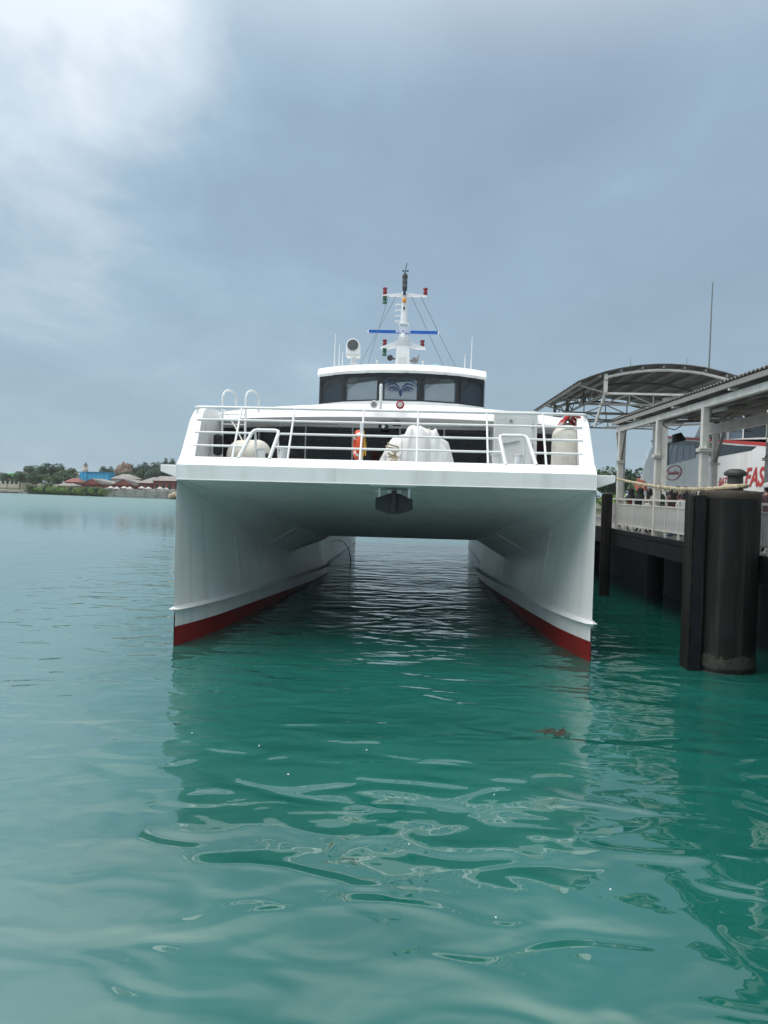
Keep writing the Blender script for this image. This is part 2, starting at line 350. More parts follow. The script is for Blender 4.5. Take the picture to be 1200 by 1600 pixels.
for s in (-1, 1):
    up = MB(); rd = MB()
    rows = []; rrows = []; orow = []; rorow = []
    for y in ys:
        zr = lerp(y, RDZ); zb = lerp(y, BZ); q = 5
        rows.append([(s * inner(y, zr + (zb - zr) * k / q), y, zr + (zb - zr) * k / q) for k in range(q + 1)])
        rrows.append([(s * inner(y, zz) if zz > 0 else s * (inner(y, 0) - 0.02), y, zz) for zz in (-0.8, 0.0, zr)])
        def ox(z): return lerp(y, OUT) + (lerp(y, OUTT) - lerp(y, OUT)) * max(0, z) / 4.05
        orow.append([(s * ox(z), y, z) for z in (zr, zr + 1.2, zr + 2.4, 4.05)])
        rorow.append([(s * ox(z), y, z) for z in (-0.8, zr)])
    up.loft(rows); up.loft(orow)
    rd.loft(rrows); rd.loft(rorow)
    # transom
    e = rows[-1]; o = orow[-1]
    up.add(e + o[::-1], [tuple(range(len(e) + len(o)))])
    hull = up.build('hull', M['hull'], boat, smooth=True)
    rd.build('boot_top', M['red'], hull, smooth=True)
    # spray rail ledge round the stem
    sp = MB(); rws = []
    for y in [-0.10] + ys[:16]:
        z = lerp(max(y, 0), SPZ); yy = max(y, 0); x = inner(yy, z)
        pr = 0.17 if y >= 0.4 else (0.14 if y >= 0 else 0.02)
        if y < 0: rws.append([(s * 5.0, y, z + 0.01)] * 3)
        else: rws.append([(s * (x + 0.02), y, z + 0.07), (s * (x - pr), y, z), (s * (x + 0.02), y, z - 0.06)])
    sp.loft(rws); sp.add(rws[-1], [(0, 1, 2)])
    rws = []
    for y in [-0.10, 0, 0.15, 0.4, 1.4, 5, 10]:
        z = lerp(max(y, 0), SPZ); x = lerp(max(y, 0), OUT) + 0.03
        if y < 0: rws.append([(s * 5.0, y, z + 0.01)] * 3)
        else: rws.append([(s * (x - 0.03), y, z + 0.07), (s * (x + 0.10), y, z), (s * (x - 0.03), y, z - 0.06)])
    sp.loft(rws)
    sp.build('spray_rail', M['seam'], hull)
    # haunch between hull and wet deck
    h = MB(); h.loft([[(s * lerp(y, BX), y, lerp(y, BZ)), (s * lerp(y, AX), y, lerp(y, AZ))] for y in ys])
    h.build('tunnel_haunch', M['hull'], boat, smooth=False)
    # weld seams that show as fine lines
    sm = MB()
    for P, Q in ((BX, BZ), (AX, AZ)):
        sm.tube([(s * lerp(y, P), y, lerp(y, Q) - 0.012) for y in ys if y <= 10.4], 0.02, 6)
    sm.tube([(s * lerp(8.25, BX), 8.25, 1.985), (s * lerp(8.25, AX), 8.25, 2.555)], 0.014, 5)
    for y in (4.2, 8.25):
        zb = lerp(y, BZ)
        sm.tube([(s * inner(y, zb * k / 5), y, zb * k / 5) for k in range(2, 6)], 0.007, 5)
    sm.build('weld_seam', M['seam'], hull)
    # side rubbing strake at deck level, and a lower one
    st = MB()
    def strake(y0, x_in, x_out, zt, zo, zi, y1=30):
        a = [(s*x_in, y0, zt), (s*x_out, y0, zt), (s*x_out, y0, zo), (s*x_in, y0, zi)]
        st.prism(a, (0, y1 - y0, 0))
    strake(0.28, 4.98, 5.50, 4.405, 4.24, 4.06)
    strake(2.6, 5.1, 5.52, 3.30, 3.20, 2.90)
    st.build('rubbing_strake', M['hull'], hull, bevel=0.015)
wd = MB()
wd.loft([[(-lerp(y, AX), y, lerp(y, AZ)), (0, y, lerp(y, AZ)), (lerp(y, AX), y, lerp(y, AZ))] for y in ys])
wd.build('wet_deck', M['hull'], boat)
# vertical bow band, chamfered toe rail and foredeck
bb = MB()
prof = [(0, 4.05), (0, 4.41), (0.25, 4.62), (0.36, 4.62), (0.36, 4.30), (4.4, 4.30), (4.4, 4.2), (0.4, 4.2), (0.05, 4.05)]
nseg = 10
xs = [-5.0 + 10.0 * i / nseg for i in range(nseg + 1)]
rows = [[(x, y if abs(x) < 4.99 or y < 0.1 else y, z) for y, z in prof] for x in xs]
bb.loft(rows, close=True); bb.add(rows[0], [tuple(range(len(prof)))]); bb.add(rows[-1], [tuple(range(len(prof)))])
band = bb.build('bow_band', M['hull'], boat)
sm = MB()
for x in (-4.998, 3.28, 4.998, -1.2): sm.tube([(x, -0.002, 4.06), (x, -0.002, 4.41), (x, 0.248, 4.622)], 0.008, 5)
sm.tube([(-5, -0.003, 4.052), (5, -0.003, 4.052)], 0.012, 5)
sm.build('weld_seam', M['seam'], band)
fd = MB(); fd.box((-4.9, 0.37, 4.302), (4.9, 4.39, 4.31)); fd.build('foredeck', M['deck'], boat)

# bulwark wings at the sides of the foredeck
for s in (-1, 1):
    b = MB(); rows = []
    outline = [(0.02, 4.40), (0.26, 4.63), (0.62, 5.14), (0.95, 5.60), (1.35, 5.86), (2.0, 6.0), (3.2, 6.08), (5.0, 6.10), (12.0, 6.1), (26.0, 6.1)]
    top = []
    for y, z in outline:
        xo = 5.0 + 0.38 * min(1, y / 5.0) - 0.12 * (z - 4.4) / 1.7
        xi = xo - lerp(y, [(0, 0.40), (0.3, 0.36), (1.0, 0.3), (2.5, 0.14), (26, 0.1)])
        xb = 5.0 + 0.40 * min(1, y / 5.0)
        rows.append([(s * xb, y, 4.07 if y > 0.3 else 4.3), (s * xo, y, z), (s * xi, y, z), (s * (xi + 0.04), y, 4.3)])
    b.loft(rows, close=True); b.add(rows[0], [(0, 1, 2, 3)]); b.add(rows[-1], [(0, 1, 2, 3)])
    b.build('bulwark_wing', M['white'], boat, bevel=0.02)

# main cabin: dark front windows, soffit, cambered roof fascia
cab = MB()
cab.box((-5.2, 4.45, 4.2), (5.2, 26, 5.95)); cab.build('cabin_wall', M['greywall'], boat)
edges = [-5.1, -4.0, -2.6, -1.2, 0.2, 1.5, 2.84, 4.05, 5.1]
for a, c in zip(edges, edges[1:]):
    if a == 2.84: continue
    p = MB(); p.box((a + 0.02, 4.425, 4.62), (c - 0.02, 4.448, 5.74)); p.build('cabin_window', M['darkglass'], boat, bevel=0.006)
rf = MB(); rows = []
def camber(x): return 0.34 * (1 - (abs(x) / 5.4) ** 2.2)
for i in range(25):
    x = -5.36 + 10.72 * i / 24; zt = 6.07 + camber(x); zb = 5.82 + 0.16 * (1 - (abs(x) / 5.4) ** 2)
    yf = 3.50 + 0.25 * (abs(x) / 5.4) ** 3
    rows.append([(x, 26, zt + 0.1), (x, yf + 0.85, zt + 0.03), (x, yf + 0.42, zt - 0.02), (x, yf + 0.12, zt - 0.20), (x, yf, zb), (x, 4.46, zb - 0.20), (x, 26, zb - 0.1)])
rf.loft(rows); rf.add(rows[0], [tuple(range(7))]); rf.add(rows[-1], [tuple(range(7))])
roof = rf.build('cabin_roof', M['white'], boat, smooth=True)
for x0, x1 in ((-2.9, -1.6), (2.0, 2.7)):
    v = MB(); v.box((x0, 3.95, 5.79), (x1, 4.05, 5.805)); v.build('soffit_vent', M['truss'], roof)
# doorway box at the right
dr = MB(); dr.box((2.86, 3.40, 4.30), (4.06, 4.6, 6.22)); dr.build('door_housing', M['greywall'], boat, bevel=0.03)
d = MB(); pts = []
for (cx_, cz_, a0) in ((3.82, 5.94, 0), (3.02, 5.94, 90), (3.02, 4.42, 180), (3.82, 4.42, 270)):
    for k in range(5):
        a = R(a0 + 90 * k / 4); pts.append((cx_ + 0.1 * math.cos(a), 3.395, cz_ + 0.1 * math.sin(a)))
d.prism(pts, (0, -0.03, 0)); door = d.build('door', M['greywall'], boat, bevel=0.008)
hd = MB(); hd.bar((3.12, 3.34, 5.28), (3.58, 3.34, 5.38), 0.02, 0.03); hd.lathe([(0.035, 0), (0.035, 0.05)], (3.14, 3.365, 5.285), (0, -1, 0), 10)
hd.build('handle', M['steel'], door)
hd = MB(); hd.lathe([(0.05, 0), (0.05, 0.02)], (3.32, 3.365, 5.93), (0, -1, 0), 10); hd.build('door_peephole', M['truss'], door)
for z in (5.75, 5.2, 4.6):
    hg = MB(); hg.box((3.9, 3.35, z), (3.96, 3.4, z + 0.1)); hg.build('hinge', M['truss'], door)
# side companion rail fittings behind the left wing
for s in (-1,):
    b = MB(); b.lathe(capsule(0.13, 0.6), (s * 4.72, 2.6, 4.75), (0, 0, 1), 12); b.build('fire_extinguisher', M['black'], boat, smooth=True)

# railing raked aft
rail = bpy.data.objects.new('foredeck_railing', None); COL.objects.link(rail); rail.parent = boat
def rk(z): return 0.28 + (z - 4.62) * 0.67
def rp(x, z): return (x, rk(z), z)
ZT = 5.92
gates = ((-3.56, -3.32, -2.66, -2.80), (2.90, 2.77, 3.44, 3.62))
def clear(z, x0, x1):
    """split a rail so that it stops at the mooring gates"""
    out = [(x0, x1)]
    if z < 5.4:
        for a, b, c, d_ in gates:
            k = (z - 4.62) / 0.70; l = a + (b - a) * k; r_ = d_ + (c - d_) * k; nx = []
            for p, q in out:
                if l > p and r_ < q: nx += [(p, l), (r_, q)]
                else: nx.append((p, q))
            out = nx
    return out
tr = MB(); tr.tube([(-4.98, 1.9, 5.92)] + [(-4.97, 1.35, ZT), (-4.90, 1.20, ZT), rp(-4.78, ZT)] + [rp(4.78, ZT), (4.90, 1.20, ZT), (4.97, 1.35, ZT), (4.98, 1.9, 5.93)], 0.036, 8)
tr.build('top_rail', M['rail'], rail, smooth=True)
for z, xe in ((5.585, 4.80), (5.245, 4.78), (4.905, 4.74)):
    for x0, x1 in clear(z, -xe, xe):
        t_ = MB(); t_.tube([rp(x0, z), rp(x1, z)], 0.03, 8); t_.build('mid_rail', M['rail'], rail, smooth=True)
for x in (-3.72, -2.36, -0.60, 0.77, 2.48, 3.86):
    t_ = MB(); t_.tube([rp(x, 4.6), rp(x, ZT)], 0.027, 8); t_.build('stanchion', M['rail'], rail, smooth=True)
for x in (-4.95, 4.95):
    t_ = MB(); t_.tube([(x * 0.985, 1.02, 5.5), (x * 0.993, 1.28, ZT)], 0.024, 8); t_.build('stanchion', M['rail'], rail, smooth=True)
for g in gates:
    a, b, c, d_ = g
    t_ = MB()
    def rr(x, z): return (x, rk(z) - 0.02, z)
    t_.tube([rr(a, 4.6), rr(b - (b - a) * 0.12, 5.24), rr(b + 0.03, 5.31), rr(b + 0.10, 5.33), rr(c - 0.10, 5.33), rr(c - 0.03, 5.31), rr(c - (c - d_) * 0.12, 5.24), rr(d_, 4.6)], 0.045, 10)
    t_.build('mooring_gate', M['rail'], rail, smooth=True)
    for x, z in ((b + 0.05, 5.3), (c - 0.05, 5.3)):
        t_ = MB(); t_.tube([(x, rk(z), z), (x + 0.02, 0.95, 4.3)], 0.028, 8); t_.build('gate_brace', M['rail'], rail, smooth=True)
# twin bollards beside the gates
for bx in (-2.86, 2.98):
    bl = bpy.data.objects.new('twin_bollard', None); COL.objects.link(bl); bl.parent = boat
    for sx, lean in ((-1, -0.09), (1, 0.09)):
        t_ = MB(); x = bx + sx * 0.20
        t_.tube([(x, 0.85, 4.3), (x + lean, 0.85, 4.86)], [0.085, 0.095], 14); t_.tube([(x + lean, 0.85, 4.86), (x + lean * 1.05, 0.85, 4.89)], 0.12, 14)
        t_.build('bollard_post', M['rail'], bl, smooth=True)
    t_ = MB(); t_.box((bx - 0.4, 0.7, 4.3), (bx + 0.4, 1.0, 4.34)); t_.build('base_plate', M['rail'], bl)
# roof ladder with hooped handrails
lad = bpy.data.objects.new('roof_ladder', None); COL.objects.link(lad); lad.parent = boat
for x in (-4.80, -4.14):
    t_ = MB(); arc = [(x, 3.3, 4.32), (x, 3.3, 6.42)]
    for k in range(1, 9):
        a = math.pi * k / 8; arc.append((x + 0.26 * (1 - math.cos(a)) / 2, 3.3 + 0.5 * (1 - math.cos(a)) / 2, 6.42 + 0.24 * math.sin(a)))
    arc.append((x + 0.26, 3.8, 6.1)); t_.tube(arc, 0.032, 8); t_.build('handrail', M['rail'], lad, smooth=True)
for k in range(6):
    t_ = MB(); z = 4.55 + 0.28 * k; t_.tube([(-4.8, 3.3, z), (-4.14, 3.3, z)], 0.016, 6)
    if k > 3: t_.build('rung', M['rail'], lad, smooth=True)
t_ = MB(); t_.tube([(-4.7, 3.1, 6.05), (-4.25, 2.6, 5.55), (-3.95, 2.2, 5.15), (-3.7, 1.9, 4.9)], 0.02, 6); t_.build('loose_line', M['whiterope'], lad, smooth=True)

# emblem-free small fittings on the roof fascia
t_ = MB(); t_.tube([(-0.33, 3.44, 6.20), (-0.33, 3.42, 6.86)], 0.045, 10); t_.tube([(-0.33, 3.42, 6.86), (-0.33, 3.42, 6.91)], [0.045, 0.02], 10)
t_.build('jackstaff', M['rail'], boat, smooth=True)
for x, ring, core in ((-0.52, 'rail', 'truss'), (0.22, 'redrope', 'greywall')):
    t_ = MB(); t_.lathe([(0.11, 0), (0.125, 0.03), (0.11, 0.10)], (x, 3.49, 6.33), (0, -1, 0), 8, 0); t_.lathe([(0.075, 0), (0.07, 0.02)], (x, 3.385, 6.33), (0, -1, 0), 12, 1)
    t_.build('deck_floodlight', [M[ring], M[core]], boat, smooth=True)
t_ = MB(); t_.prism([(-0.40, 3.78, 5.66), (-0.12, 3.78, 5.66), (-0.12, 3.78, 5.82), (-0.40, 3.78, 5.82)], (0, 0.2, 0), 0)
t_.lathe([(0.055, 0), (0.05, 0.02)], (-0.26, 3.775, 5.74), (0, -1, 0), 12, 1); t_.build('loudhailer', [M['bollard'], M['print']], boat, bevel=0.01)
t_ = MB(); t_.box((0.02, 3.7, 5.76), (0.24, 3.85, 5.84)); t_.lathe([(0.05, 0), (0.06, 0.07)], (0.08, 3.72, 5.80), (0, -1, 0), 10); t_.lathe([(0.05, 0), (0.06, 0.07)], (0.18, 3.72, 5.80), (0, -1, 0), 10)
t_.build('twin_spotlight', M['bollard'], boat)

# wheelhouse
wh = bpy.data.objects.new('wheelhouse', None); COL.objects.link(wh); wh.parent = boat
CXW = 0.07
pl = [(-2.88, 8.7), (-2.80, 7.95), (-1.92, 7.55), (-0.67, 7.40), (0.67, 7.40), (1.92, 7.55), (2.80, 7.95), (2.88, 8.7)]
pl = [(x + CXW, y) for x, y in pl]
def wz0(x): return 6.80 + 0.11 * (1 - ((x - CXW) / 2.9) ** 2)
def wz1(x): return 7.75 + 0.11 * (1 - ((x - CXW) / 2.9) ** 2)
body = MB()
rows = [[(x, y, 6.2), (x, y, wz0(x) + 0.03)] for x, y in pl]; body.loft(rows)
body.loft([[(x, y + 0.02, wz1(x) - 0.02), (x, y + 0.02, wz1(x) + 0.1)] for x, y in pl])
body.box((pl[0][0], 8.7, 6.2), (pl[-1][0], 13.5, 8.0))
body.build('wheelhouse_wall', M['white'], wh)
inb = MB(); inb.box((-2.7 + CXW, 9.4, 6.3), (2.7 + CXW, 9.45, 7.8)); inb.box((-2.7 + CXW, 8.1, 6.35), (2.7 + CXW, 9.4, 6.4))
inb.box((-2.0 + CXW, 8.1, 6.4), (2.0 + CXW, 8.5, 6.9))
inb.build('bridge_interior', M['interior'], wh)
for (xa, ya), (xb, yb) in zip(pl, pl[1:]):
    g = MB(); za0, zb0, za1, zb1 = wz0(xa), wz0(xb), wz1(xa), wz1(xb)
    g.prism([(xa, ya + 0.01, za0), (xb, yb + 0.01, zb0), (xb, yb + 0.06, zb1), (xa, ya + 0.06, za1)], (0, 0.012, 0))
    pane = g.build('window_pane', M['glassclear'] if abs((xa + xb) / 2 - CXW) < 1.5 else M['glass'], wh)
    fr = MB()
    def lp(u, v):
        x = xa + (xb - xa) * u; y = ya + (yb - ya) * u
        return Vector((x, y - 0.012 + 0.05 * v, (za0 + (zb0 - za0) * u) * (1 - v) + (za1 + (zb1 - za1) * u) * v))
    wd_ = 0.075 / max(0.5, math.hypot(xb - xa, yb - ya))
    fr.prism([lp(0, 0), lp(wd_, 0), lp(wd_, 1), lp(0, 1)], (0, 0.03, 0)); fr.prism([lp(1 - wd_, 0), lp(1, 0), lp(1, 1), lp(1 - wd_, 1)], (0, 0.03, 0))
    fr.prism([lp(wd_, .85), lp(1 - wd_, .85), lp(1 - wd_, 1), lp(wd_, 1)], (0, 0.03, 0)); fr.prism([lp(wd_, 0), lp(1 - wd_, 0), lp(1 - wd_, .04), lp(wd_, .04)], (0, 0.03, 0))
    fr.prism([lp(wd_, .70), lp(wd_ + .10, .85), lp(wd_, .85)], (0, 0.03, 0)); fr.prism([lp(1 - wd_, .70), lp(1 - wd_ - .10, .85), lp(1 - wd_, .85)], (0, 0.03, 0))
    fr.build('window_frame', M['frame'], wh)
    if abs((xa + xb) / 2 - CXW) < 1.5:          # pale sheet behind the glass, stands in for the pane's reflection
        bl_ = MB(); bl_.prism([lp(.1, .02) + Vector((0, .05, 0)), lp(.9, .02) + Vector((0, .05, 0)), lp(.9, .72) + Vector((0, .05, 0)), lp(.1, .60) + Vector((0, .05, 0))], (0, .01, 0))
        bl_.build('window_reflection', M['pane_reflection'], wh)
    if abs((xa + xb) / 2 - CXW) < 2.4:          # parallel-arm wiper
        wp = MB(); wp.tube([lp(.62, 1) + Vector((0, -.03, 0)), lp(.08, .45) + Vector((0, -.03, 0))], .007, 5); wp.tube([lp(.68, 1) + Vector((0, -.03, 0)), lp(.12, .42) + Vector((0, -.03, 0))], .007, 5)
        wp.tube([lp(.08, .78) + Vector((0, -.035, 0)), lp(.10, .12) + Vector((0, -.035, 0))], .009, 5); wp.build('wiper', M['frame'], wh)
# printed blue emblem on the centre pane
em = MB()
def stroke(pts, wdt):
    pts = [Vector((CXW + x, 7.385 + 0.05 * z, 6.91 + 0.95 * z)) for x, z in pts]; a = []; b = []
    for i, p in enumerate(pts):
        t = pts[min(i + 1, len(pts) - 1)] - pts[max(i - 1, 0)]; nn = Vector((-t.z, 0, t.x)).normalized()
        wv = wdt * math.sin(math.pi * (i + 0.15) / (len(pts) - 0.7)); a.append(p + nn * wv); b.append(p - nn * wv)
    em.prism(a + b[::-1], (0, 0.004, 0))
for s in (-1, 1):
    stroke([(s * x, z) for x, z in ((0.03, .30), (.10, .40), (.22, .47), (.36, .44), (.44, .35))], .035)
    stroke([(s * x, z) for x, z in ((0.02, .34), (.08, .50), (.20, .60), (.34, .58), (.52, .50))], .028)
    stroke([(s * x, z) for x, z in ((0.05, .66), (.20, .70), (.38, .68), (.54, .58), (.58, .44))], .02)
    stroke([(s * x, z) for x, z in ((0.10, .30), (.18, .36), (.28, .37), (.36, .30))], .018)
stroke([(0, .14), (0.0, .22), (0, .30), (0, .40)], .055)
em.build('window_emblem', M['emblem'], wh)
# brow roof
br = MB(); rows = []
for i in range(17):
    u = -1 + 2 * i / 16; x = CXW + 2.86 * u; y = 7.30 + 0.55 * abs(u) ** 3; c = 0.11 * (1 - u * u)
    rows.append([(x, 14, 8.05 + c), (x, y + 0.45, 8.07 + c), (x, y + 0.22, 8.02 + c), (x, y, 7.80 + c), (x, y + 0.5, 7.76 + c), (x, 14, 7.8 + c)])
br.loft(rows); br.add(rows[0], [tuple(range(6))]); br.add(rows[-1], [tuple(range(6))])
br.build('wheelhouse_roof', M['white'], wh, smooth=True)
# searchlight
sl = bpy.data.objects.new('searchlight', None); COL.objects.link(sl); sl.parent = boat
t_ = MB(); t_.tube([(-1.58, 8.0, 8.1), (-1.58, 8.0, 8.42)], 0.1, 12); t_.box((-1.72, 7.85, 8.15), (-1.40, 8.15, 8.2)); t_.build('pedestal', M['rail'], sl, smooth=True)
t_ = MB(); pts = [(-1.83, 7.78, 8.42), (-1.37, 7.78, 8.42), (-1.37, 7.78, 8.80)]
for k in range(1, 8):
    a = math.pi * k / 8; pts.append((-1.60 + 0.23 * math.cos(a), 7.78, 8.80 + 0.23 * math.sin(a)))
pts.append((-1.83, 7.78, 8.80)); t_.prism(pts, (0, 0.45, 0)); t_.build('lamp_housing', M['rail'], sl, bevel=0.03)
t_ = MB(); t_.lathe([(0.185, 0), (0.185, 0.03), (0.165, 0.035)], (-1.60, 7.775, 8.80), (0, -1, 0), 20); t_.build('lamp_lens', M['lens'], sl, smooth=True)
t_ = MB(); t_.box((-1.83, 7.76, 8.43), (-1.37, 7.779, 8.50)); t_.build('lamp_bracket', M['greywall'], sl)
# whip antennas, vents, dome
for x, zt, r_ in ((-2.30, 9.32, .016), (-2.14, 8.98, .014), (-2.02, 8.70, .014), (2.22, 8.70, .014), (2.44, 9.30, .018)):
    t_ = MB(); t_.tube([(x, 8.5, 8.12), (x, 8.5, 8.5), (x + .01, 8.5, zt)], [r_ * 1.5, r_, r_ * .7], 6); t_.build('whip_antenna', M['rail'], boat, smooth=True)
for x in (-0.78, 0.78):
    t_ = MB(); t_.tube([(x, 8.0, 8.1), (x, 8.0, 8.30)], .02, 8); t_.tube([(x, 8.0, 8.30), (x, 8.0, 8.34)], .045, 8); t_.build('roof_vent', M['rail'], boat)
t_ = MB(); t_.lathe([(.26 * math.cos(a), .20 * math.sin(a)) for a in [i * math.pi / 16 for i in range(9)]], (1.22, 8.5, 8.13), (0, 0, 1), 18); t_.build('antenna_dome', M['dome'], boat, smooth=True)

# mast
ma = bpy.data.objects.new('mast', None); COL.objects.link(ma); ma.parent = boat
MX, MY = 0.05, 9.3
t_ = MB()
def boxcol(z0, z1, w0, w1, d0, d1):
    t_.loft([[(MX - w, MY - d, z), (MX + w, MY - d, z), (MX + w, MY + d, z), (MX - w, MY + d, z)] for z, w, d in ((z0, w0, d0), (z1, w1, d1))], close=True)
boxcol(8.1, 9.05, .27, .22, .35, .25); boxcol(9.05, 9.40, .19, .18, .2, .18); boxcol(9.40, 9.85, .16, .15, .15, .14)
t_.box((MX - .19, MY - .2, 9.82), (MX + .19, MY + .2, 9.86))
t_.tube([(MX, MY, 9.84), (MX, MY, 10.55), (MX, MY, 11.05)], [.13, .10, .075], 14)
t_.build('mast_column', M['rail'], ma, smooth=True, bevel=0.008)
t_ = MB()     # upper yard and lower winged platform
t_.prism([(MX - .80, MY - .08, 10.83), (MX + .80, MY - .08, 10.83), (MX + .80, MY - .08, 10.87), (MX + .12, MY - .08, 10.93), (MX - .12, MY - .08, 10.93), (MX - .80, MY - .08, 10.87)], (0, .16, 0))
t_.build('yard', M['rail'], ma, bevel=.008)
for s in (-1, 1):
    t_ = MB(); t_.prism([(MX + s * .18, MY - .15, 9.05), (MX + s * .50, MY - .15, 8.98), (MX + s * .80, MY - .15, 8.98), (MX + s * .80, MY - .15, 9.02), (MX + s * .18, MY - .15, 9.24)], (0, .3, 0))
    t_.build('lamp_platform', M['rail'], ma, bevel=.008)
def navlamp(x, z, m_, upside=False):
    t_ = MB(); s = -1 if upside else 1
    pr = [(.075, 0), (.08, .03), (.06, .05), (.075, .09), (.075, .13), (.055, .155), (.07, .19), (.085, .22), (.075, .26), (.02, .275)]
    t_.lathe([(r_, s * q) for r_, q in pr], (x, MY, z), (0, 0, 1), 12); t_.build('navigation_light', m_, ma, smooth=True)
for x, z in ((MX - .70, 10.875), (MX + .74, 10.875), (MX - .66, 9.03), (MX + .68, 9.03)): navlamp(x, z, M['lampred'])
navlamp(MX - .70, 10.825, M['lampgreen'], True); navlamp(MX - .66, 8.975, M['lampgreen'], True)
t_ = MB(); t_.lathe([(.07, 0), (.075, .05), (.06, .13), (.03, .16)], (MX, MY - .13, 10.60), (0, 0, 1), 12); t_.build('beacon', M['lampamber'], ma, smooth=True)
t_ = MB(); t_.lathe([(.08, 0), (.08, .10), (.10, .12), (.085, .14), (.085, .28), (.10, .30), (.085, .32), (.085, .46), (.105, .49), (.09, .58), (.05, .62), (.03, .66)], (MX, MY, 11.02), (0, 0, 1), 14)
t_.build('signal_lamp_stack', M['bollard'], ma, smooth=True)
t_ = MB(); t_.lathe([(.088, 0), (.088, .12)], (MX, MY, 11.17), (0, 0, 1), 14); t_.lathe([(.088, 0), (.088, .12)], (MX, MY, 11.35), (0, 0, 1), 14); t_.build('lamp_glass', M['lens'], ma, smooth=True)
t_ = MB(); t_.tube([(MX, MY, 11.65), (MX + .02, MY, 11.82), (MX + .06, MY, 12.02)], .014, 6); t_.tube([(MX - .06, MY, 11.74), (MX + .09, MY, 11.72)], .014, 6)
for dx in (-.07, .09): t_.lathe([(.03, -.02), (.035, 0), (.03, .03)], (MX + dx, MY, 11.73), (0, 0, 1), 8)
t_.build('wind_vane', M['emblem'], ma)
t_ = MB(); t_.box((MX - .05, MY - .16, 10.86), (MX + .05, MY - .09, 11.0)); t_.build('mast_fitting', M['emblem'], ma); t_ = MB(); t_.box((MX - .03, MY - .15, 10.35), (MX + .03, MY - .10, 10.43)); t_.build('mast_fitting', M['emblem'], ma)
for k in range(4):
    t_ = MB(); z = 9.95 + .20 * k; t_.tube([(MX - .10, MY, z), (MX - .30, MY, z), (MX - .30, MY + .15, z)], .025, 6); t_.build('mast_step', M['rail'], ma, smooth=True)
rdr = MB(); a0 = R(-3.2)
t_ = MB(); t_.tube([(MX, MY - .12, 9.30), (MX, MY - .30, 9.40)], .08, 10); t_.lathe([(.12, 0), (.10, .12)], (MX, MY - .32, 9.34), (0, 0, 1), 14); t_.build('radar_pedestal', M['rail'], ma)
rdr.box((-1.22, -.06, -.05), (1.22, .06, .055)); rdr.box((-1.26, -.055, -.045), (-1.22, .055, .05), 1); rdr.box((1.22, -.055, -.045), (1.26, .055, .05), 1)
ro = rdr.build('radar_scanner', [M['blue'], M['print']], ma, bevel=.01, loc=(MX, MY - .34, 9.50)); ro.rotation_euler = (0, R(1.2), R(-4))
def text_obj(name, body_, size, m_, parent, matrix, shear=0.0, offset=0.0, extrude=0.002, align='CENTER', spacing=1.0):
    c = bpy.data.curves.new(name, 'FONT'); c.body = body_; c.size = size; c.shear = shear; c.offset = offset; c.extrude = extrude
    c.align_x = align; c.align_y = 'CENTER'; c.space_character = spacing
    tmp = bpy.data.objects.new(name, c); me = bpy.data.meshes.new_from_object(tmp); bpy.data.objects.remove(tmp)
    me.materials.clear(); me.materials.append(m_)
    o = bpy.data.objects.new(name, me); COL.objects.link(o); o.parent = parent; o.matrix_local = matrix; return o
text_obj('maker_lettering', 'FURUNO', .115, M['print'], ma, Matrix.Translation((MX, MY - .34 - .064, 9.50)) @ Matrix.Rotation(R(-4), 4, 'Z') @ Matrix.Rotation(R(1.2), 4, 'Y') @ Matrix.Rotation(R(90), 4, 'X'), offset=.004, spacing=1.15)
for (x0, z0, y0), (x1, z1, y1) in (((MX - .56, 10.84, MY), (-1.45, 8.12, 10.6)), ((MX - .30, 10.84, MY), (-1.50, 8.12, 8.6)), ((MX + .25, 10.84, MY), (1.60, 8.12, 8.9)), ((MX + .58, 10.84, MY), (2.1, 8.12, 9.6))):
    t_ = MB(); t_.tube([(x0, y0, z0), (x1, y1, z1)], .009, 5); t_.build('stay_wire', M['wire'], ma)
t_ = MB(); t_.lathe([(.05, 0), (.10, .12), (.11, .14)], (MX - .42, MY - .05, 8.62), (-.2, -1, 0), 14); t_.tube([(MX - .42, MY, 8.62), (MX - .2, MY, 8.62)], .03, 6); t_.build('horn', M['bollard'], ma)
t_ = MB(); t_.box((MX + .34, MY - .1, 8.48), (MX + .50, MY + .1, 8.66)); t_.tube([(MX + .2, MY, 8.57), (MX + .4, MY, 8.57)], .03, 6); t_.tube([(MX + .52, MY - .05, 8.5), (MX + .56, MY - .05, 8.75)], .02, 6); t_.build('junction_box', M['truss'], ma)
t_ = MB(); t_.box((MX - .16, MY - .375, 8.35), (MX + .12, MY - .34, 8.62)); t_.build('access_hatch', M['greywall'], ma, bevel=.01)

# anchor stowed under the bow band
an = bpy.data.objects.new('bow_anchor', None); COL.objects.link(an); an.parent = boat
t_ = MB(); cx_ = .25
hexo = [(-.45, 3.72), (-.45, 3.45), (-.16, 3.36), (0, 3.34), (.16, 3.36), (.45, 3.45), (.45, 3.70), (.12, 3.84), (-.12, 3.84)]
t_.prism([(cx_ + x, .34, z) for x, z in hexo], (0, .22, 0)); t_.build('fluke', M['anchor'], an, bevel=.02)
t_ = MB(); t_.prism([(cx_ + x, .24, z) for x, z in ((-.07, 3.36), (.07, 3.36), (.06, 3.92), (-.06, 3.92))], (0, .12, 0)); t_.build('shank', M['anchor'], an, bevel=.02)
t_ = MB(); t_.box((cx_ - .17, .36, 3.84), (cx_ + .17, .60, 3.93)); t_.build('roller_bracket', M['greywall'], an, bevel=.01)
for s in (-1, 1):
    t_ = MB(); t_.box((cx_ + s * .36 - .025, .38, 3.68), (cx_ + s * .36 + .025, .62, 3.97)); t_.build('side_cheek', M['hull'], an)
